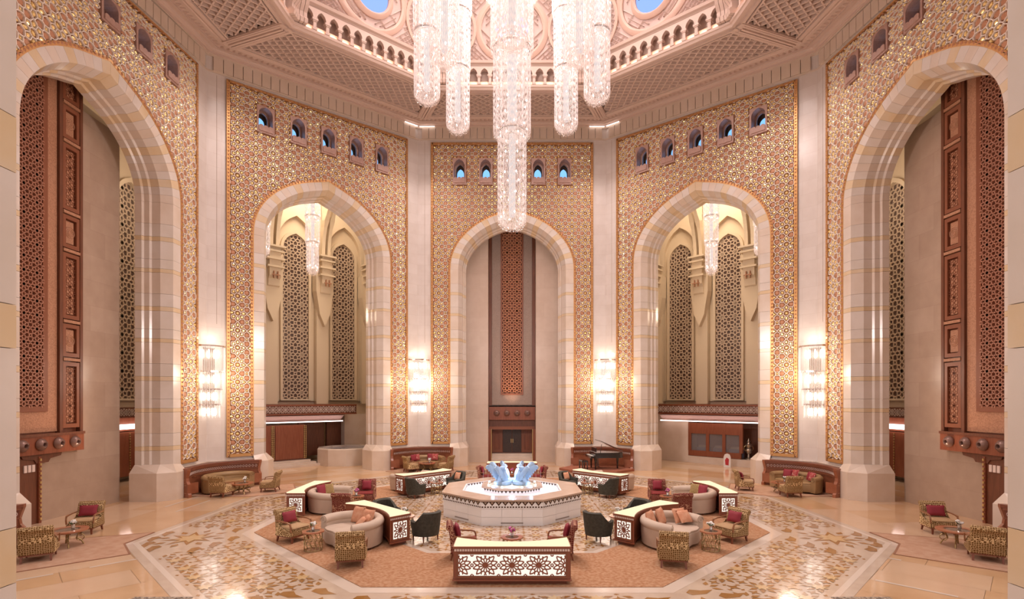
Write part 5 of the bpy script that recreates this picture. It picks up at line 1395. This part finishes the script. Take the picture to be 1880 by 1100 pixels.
# four winged birds of blue crystal, back to back
def bird(ang, lb):
    b = thing('crystal_bird', lb, 'sculpture', (FC.x+.44*math.cos(ang), FC.y+.44*math.sin(ang), 1.0), ang, 'blue crystal birds')
    # local +X points outwards
    m = MB(); S_ = [(-.02, 0, .10, .06), (0, 0, 0, .02)]
    rings = []
    for z, cx, rx, ry in ((0, 0, .22, .20), (.05, 0, .26, .23), (.13, .0, .27, .22), (.20, -.01, .22, .18), (.30, -.02, .20, .17), (.42, -.04, .17, .14), (.50, -.06, .11, .10), (.56, -.06, .085, .085)):
        rings.append([(cx+rx*math.cos(2*PI*i/16), ry*math.sin(2*PI*i/16), z) for i in range(16)])
    m.loft(rings); autosmooth(m.build('body', M_blueglass, b), 70)
    m = MB(); m.lathe([(.02, -.11), (.08, -.08), (.115, 0), (.10, .07), (.05, .11), (.01, .12)], 12); o = m.build('head', M_blueglass, b); o.location = (.01, 0, .64); o.scale = (1.25, .85, .95); autosmooth(o, 70)
    m = MB(); m.lathe([(.04, 0), (.03, .06), (.005, .13)], 8); o = m.build('beak', M_blueglass, b); o.location = (.10, 0, .63); o.rotation_euler = (0, 1.75, 0); autosmooth(o, 70)
    m = MB()
    m.lathe([(.30, 0), (.34, .05), (.33, .12), (.27, .16)], 16); m.build('base_curl', M_blueglass, b)
    for s in (-1, 1):
        # wing: thick scalloped feather shape sweeping up and outwards
        w_ = MB(); W_ = [(.02, .30), (.04, .42), (.14, .50), (.24, .60), (.35, .72), (.47, .80), (.58, .80), (.66, .74), (.67, .67), (.60, .70), (.61, .62), (.53, .63), (.54, .54), (.46, .55), (.47, .46), (.39, .46), (.40, .37), (.32, .37), (.33, .28), (.25, .28), (.22, .20), (.12, .17), (.05, .20)]
        c_ = (.22, .46); rings = []
        for th, kk in ((-.055, .86), (-.035, 1.0), (.035, 1.0), (.055, .86)):
            rings.append([(.86*(c_[0]+(x-c_[0])*kk), s*(.15+.16*max(x, 0))+th*(1-.5*max(x, 0)), c_[1]+(z-c_[1])*kk) for x, z in W_])
        w_.loft(rings)
        o = w_.build('wing', M_blueglass, b); autosmooth(o, 35)
        m = MB(); m.tube([(.66, s*.25, .70), (.69, s*.25, .5), (.70, s*.25, .0)], .005, 4); m.build('water_jet', mat('water_jet', (.85, .9, 1), .1, alpha=.5), b)
    b.scale = (1, 1, .9)
    return b
bird(PI*1.22, 'blue glass winged bird on the fountain, left of the front pair'); bird(-PI*.22, 'blue glass winged bird on the fountain, right of the front pair')
bird(PI*.72, 'blue glass winged bird on the fountain, left one behind'); bird(PI*.28, 'blue glass winged bird on the fountain, right one behind')
for a in (-2.5, -.64, -PI/2): lamp('fountain_lamp', 'POINT', (FC.x+.86*math.cos(a), FC.y+.86*math.sin(a), 1.06), 3.0, (.5, .72, 1), .06)
lamp('fountain_lamp', 'POINT', (FC.x, FC.y, 1.5), 26, (.55, .72, 1), .08)
for i in range(8):
    a = PI/8+i*PI/4; m = MB(); m.lathe([(.04, 0), (.045, .03), (.02, .06)], 8); o = m.build('spot_glass', emis('fountain_spot', (1, .95, .85), 2), fo); o.location = (.92*math.sin(a), .92*math.cos(a), .97)
# ---------------------------------------------------------------- corner banquettes, sofas, chairs, piano
M_ban = mat('banquette_wood', (.27, .085, .04), .35, col2=(.32, .11, .055), nscale=3, coat=.2)
M_banl = mat('banquette_line', (.60, .36, .2), .4)
def banquette(label, corner, group='corner wainscots'):
    c = Vector(corner); b = -c.normalized(); q = Vector((-b.y, b.x))
    root = thing('corner_wainscot', label, 'wainscot', (c.x, c.y, 0), math.atan2(b.y, b.x), group)     # local x = into the room
    N = 24
    front = []
    for i in range(N+1):
        s = -1+2*i/N; yy = s*1.72; front.append((.42+.82*abs(s)**2.2, yy))
    wall = lambda y: abs(y)*T8+.125
    def body(off, z0, z1):
        m = MB(); F_ = [(x+off, y*(1+off*.0)) for x, y in front]
        rings = [[(x, y, z0), (x, y, z1), (wall(y), y, z1), (wall(y), y, z0)] for x, y in F_]
        m.loft(rings); return m
    body(0, .0, .14).build('base_moulding', M_leg, root); body(-.02, .14, 1.02).build('panelling', M_ban, root); body(.03, .80, .84).build('rail', M_woodm, root)
    body(.05, 1.05, 1.12).build('top_moulding', M_ban, root); body(.10, 1.12, 1.2).build('cap', M_leg, root); body(.0, .84, 1.05).build('frieze', M_leg, root)
    m = MB(); n = 34
    for i in range(n):       # chain of pearl links along the frieze
        s = -1+2*(i+.5)/n; y = s*1.70; x = .42+.82*abs(s)**2.2+.006; dx = .82*2.2*abs(s)**1.2*(1 if s > 0 else -1)/1.72; t = Vector((dx, 1)).normalized()
        pts = [(x+t.x*.04*math.cos(a)-.0, y+t.y*.04*math.cos(a), .945+.05*math.sin(a)) for a in [2*PI*j/8 for j in range(8)]]
        m.tube(pts, .009, 4, closed=True)
    m.build('link_inlay', M_pearl, root, kind='stuff')
    for s in (-1, 1):        # the end blocks with inlaid outlines
        y = s*1.72; x1 = 1.24
        m = MB(); pr = [(wall(y), 0), (x1+.16, 0), (x1+.16, .12), (x1+.10, .18), (x1+.10, .55), (x1+.02, .66), (x1, .8), (x1+.06, 1.0), (x1+.10, 1.12), (x1+.10, 1.2), (wall(y), 1.2)]
        m.prism(pr, min(y, y+s*.14), max(y, y+s*.14), ax='y'); m.build('end_block', M_ban, root)
        e = y+s*.145
        for (x0, x2, z0, z2) in ((.62, x1+.02, .18, .5), (.62, x1-.06, .58, .74)):
            m = MB(); L = [(x0, e, z0), (x2, e, z0), (x2, e, z2), (x0, e, z2)]
            for p_, q_ in zip(L, L[1:]+L[:1]): m.bar(p_, q_, .012, .012)
            m.build('inlay_line', M_banl, root)
        # front of the end block
        m = MB(); m.box(x1+.08, x1+.10, min(y-s*.34, y), max(y-s*.34, y), .14, .6); m.build('end_panel', M_ban, root)
    for s in (-.62, -.32, 0, .32, .62):      # framed fields of the curved panelling
        m = MB(); pts = []
        for z, ss in ((.22, -.12), (.22, .12), (.74, .12), (.74, -.12)):
            u_ = s+ss; pts.append((.42+.82*abs(u_)**2.2-.005, u_*1.72, z))
        for p_, q_ in zip(pts, pts[1:]+pts[:1]): m.bar(p_, q_, .02, .02)
        m.build('panel_frame', M_woodm, root)
    return root
ban0 = banquette('curved carved wooden wainscot in the left corner behind olive sofa', (-14, 5.8))
def place(root, c, lb):
    v = Vector(c); b = -v.normalized(); return dup(root, (v.x, v.y, 0), math.atan2(b.y, b.x), lb)
place(ban0, (14, 5.8), 'curved carved wooden wainscot in the right corner behind olive sofa'); place(ban0, (-5.8, 14), 'curved carved wooden wainscot in the far left corner')
place(ban0, (5.8, 14), 'curved carved wooden wainscot behind the piano'); place(ban0, (-14, -5.8), 'carved wainscot end at the near left edge'); place(ban0, (14, -5.8), 'carved wainscot end at the near right edge')
osofa0 = cof0 = None
GR = {'left': ((-14, 5.8), (-12.62, 5.24), (-11.75, 4.55), [((-12.25, 3.9), (.15, 1)), ((-10.75, 5.15), (-1, -.15))]),
      'right': ((14, 5.8), (12.62, 5.24), (11.85, 4.75), [((11.75, 3.9), (.0, 1)), ((10.45, 5.45), (1, -.2))]),
      'far left': ((-5.8, 14), (-5.05, 12.3), (-4.85, 11.75), [((-5.75, 11.35), (.75, .5)), ((-3.75, 11.65), (-.9, .3))]),
      'near left': ((-14, -5.8), (-12.8, -5.3), (-12.35, -3.55), [((-13.05, -2.05), (.25, -1)), ((-12.05, -4.75), (-.55, .85))]),
      'near right': ((14, -5.8), (12.8, -5.3), (12.35, -3.55), [((13.05, -2.05), (-.25, -1)), ((12.05, -4.75), (.55, .85))])}
for nm, (c, sp, tp, chs) in GR.items():
    b = -Vector(c).normalized(); f = facing(b.x, b.y); z = .012
    lb = 'olive leather curved sofa in the %s corner' % nm
    if osofa0 is None: osofa0 = sofa('corner_sofa', lb, M_olive, 'olive corner sofas', (*sp, z), f, R=1.0, span=1.1, ex=1.18)
    else:
        so_ = dup(osofa0, (*sp, z), f, lb)
        if 'near' in nm: so_.scale = (.82, .82, .95)
    lb = 'round wood-topped coffee table on curled gilt legs, %s group' % nm
    if cof0 is None: cof0 = coffee_table('coffee_table', lb, 'coffee tables', (*tp, z))
    else: dup(cof0, (*tp, z), 0, lb)
    for i, ((x, y), (dx, dy)) in enumerate(chs):
        ff = facing(dx, dy); dup(gch0, (x, y, z), ff, ('gold star-patterned armchair %s the coffee table in the %s group' % (('left of', 'right of')[i] if 'near' not in nm else ('beyond', 'before')[i], nm)))
        d_ = Vector((math.sin(ff), -math.cos(ff)))
        if (nm, i) in (('near left', 0), ('near right', 0), ('right', 1)): pillow('cushion', 'red cushion on the %s gold armchair facing the viewer side' % nm, M_redcush, (x-d_.x*.10, y-d_.y*.10, .66), ff, .17, .3, wide=1.5)
    flowers('white flowers in a silver vase on the %s coffee table' % nm, (tp[0]+.12, tp[1]+.05, .475), M_whfl)
    if nm in ('right', 'far left'):
        u_ = Vector((-b.y, b.x))
        for j, (t_, r_, mm, kk) in enumerate(((-.62, .35, M_redcush, 'plain red cushion left'), (-.40, .52, patterned('red_dot_fabric', (.36, .03, .04), (.7, .5, .4), 16, .03) if 'red_dot_fabric' not in MATS else MATS['red_dot_fabric'], 'patterned red cushion left'), (.42, .5, M_redcush, 'plain red cushion right'), (.64, .32, MATS['red_dot_fabric'] if 'red_dot_fabric' in MATS else M_redcush, 'patterned red cushion right'))):
            q = Vector(sp)-b*r_+u_*t_; w_ = b-u_*t_*.6; pillow('cushion', '%s side on the %s olive sofa' % (kk, nm), mm, (q.x, q.y, .69), facing(w_.x, w_.y), .20, .3)
# piano on its red platform
PC = Vector((5.35, 11.9)); pf = thing('stage_platform', 'low red-brown carpeted platform under the grand piano', 'platform', (5.2, 12.0, 0))
pts = [Vector(p) for p in ((2.75, 12.2, 0), (3.65, 10.6, 0), (5.75, 10.6, 0), (7.0, 11.7, 0), (6.3, 12.8, 0), (3.6, 13.3, 0))]
m = MB(); m.prism([(p.x-5.2, p.y-12.0) for p in pts], .003, .10); m.build('platform_body', mat('platform_side', (.30, .09, .045), .6), pf)
m = MB(); m.prism([(p.x-5.2, p.y-12.0) for p in pts], .10, .13); m.build('platform_carpet', mat('platform_red', (.33, .11, .06), .9, col2=(.38, .14, .08), nscale=6), pf)
M_pn = mat('piano_black', (.012, .01, .01), .12, coat=.6)
pn = thing('grand_piano', 'black grand piano with its lid raised in the far right corner', 'piano', (PC.x, PC.y, .13), .12)
out = [(-.75, -.62), (-.75, .55), (-.60, .66), (-.2, .68), (.2, .60), (.5, .35), (.75, .28), (.95, .12), (1.0, -.15), (.92, -.42), (.7, -.6)]
m = MB(); m.prism(out, .66, .96); m.build('case', M_pn, pn)
m = MB(); m.prism([(-1.0, -.62), (-.75, -.66), (-.75, .58), (-1.0, .55)], .66, .78); m.build('keybed', M_pn, pn)
m = MB(); m.box(-.95, -.80, -.56, .5, .78, .80); m.build('keys', mat('piano_keys', (.8, .78, .74), .3), pn)
m = MB(); m.prism([(-.80, .45), (-.74, .45), (-.70, .8), (-.76, .8)], -.4, .4, ax='y') if False else m.box(-.66, -.62, -.45, .45, .98, 1.22); m.build('music_desk', M_pn, pn)
m = MB(); lid = []
for (x, y) in out: lid.append((x, y))
H0 = Vector((0, .66, .97))
def tilt(x, y, dz): 
    a = .0; t = (x+.75)/1.75; return (x, y, dz)
# the lid hinges on the long straight side and rises towards the keys
a_ = .62; ca, sa = math.cos(a_), math.sin(a_)
m.loft([[((x-1.0)*ca+1.0+(-dz)*sa*0, y, .98+(1.0-x)*sa*.62+dz) for x, y in out] for dz in (0, .03)]); m.build('lid', M_pn, pn)
m = MB(); m.bar((-.35, -.3, .96), (-.30, -.35, 1.42), .025, .025, up=(1, 0, 0)); m.build('lid_prop', M_pn, pn)
for x, y in ((-.68, -.45), (-.68, .45), (.72, -.1)):
    m = MB(); m.lathe([(.03, 0), (.045, .05), (.05, .3), (.075, .5), (.085, .66)], 8, (x, y)); m.build('leg', M_pn, pn)
m = MB(); m.box(-.45, -.35, -.16, .16, .1, .14); m.box(-.44, -.41, -.12, -.09, .1, .66); m.box(-.44, -.41, .09, .12, .1, .66); m.build('pedal_lyre', M_pn, pn)
be = thing('piano_bench', 'black padded bench at the grand piano keyboard', 'bench', (PC.x-1.25, PC.y-.12, .13), .12)
m = MB(); m.bbox(-.18, .18, -.38, .38, .42, .50, .03); m.build('seat', M_pn, be)
for x in (-.14, .14):
    for y in (-.33, .33): m = MB(); m.box(x-.025, x+.025, y-.025, y+.025, 0, .42); m.build('leg', M_pn, be)
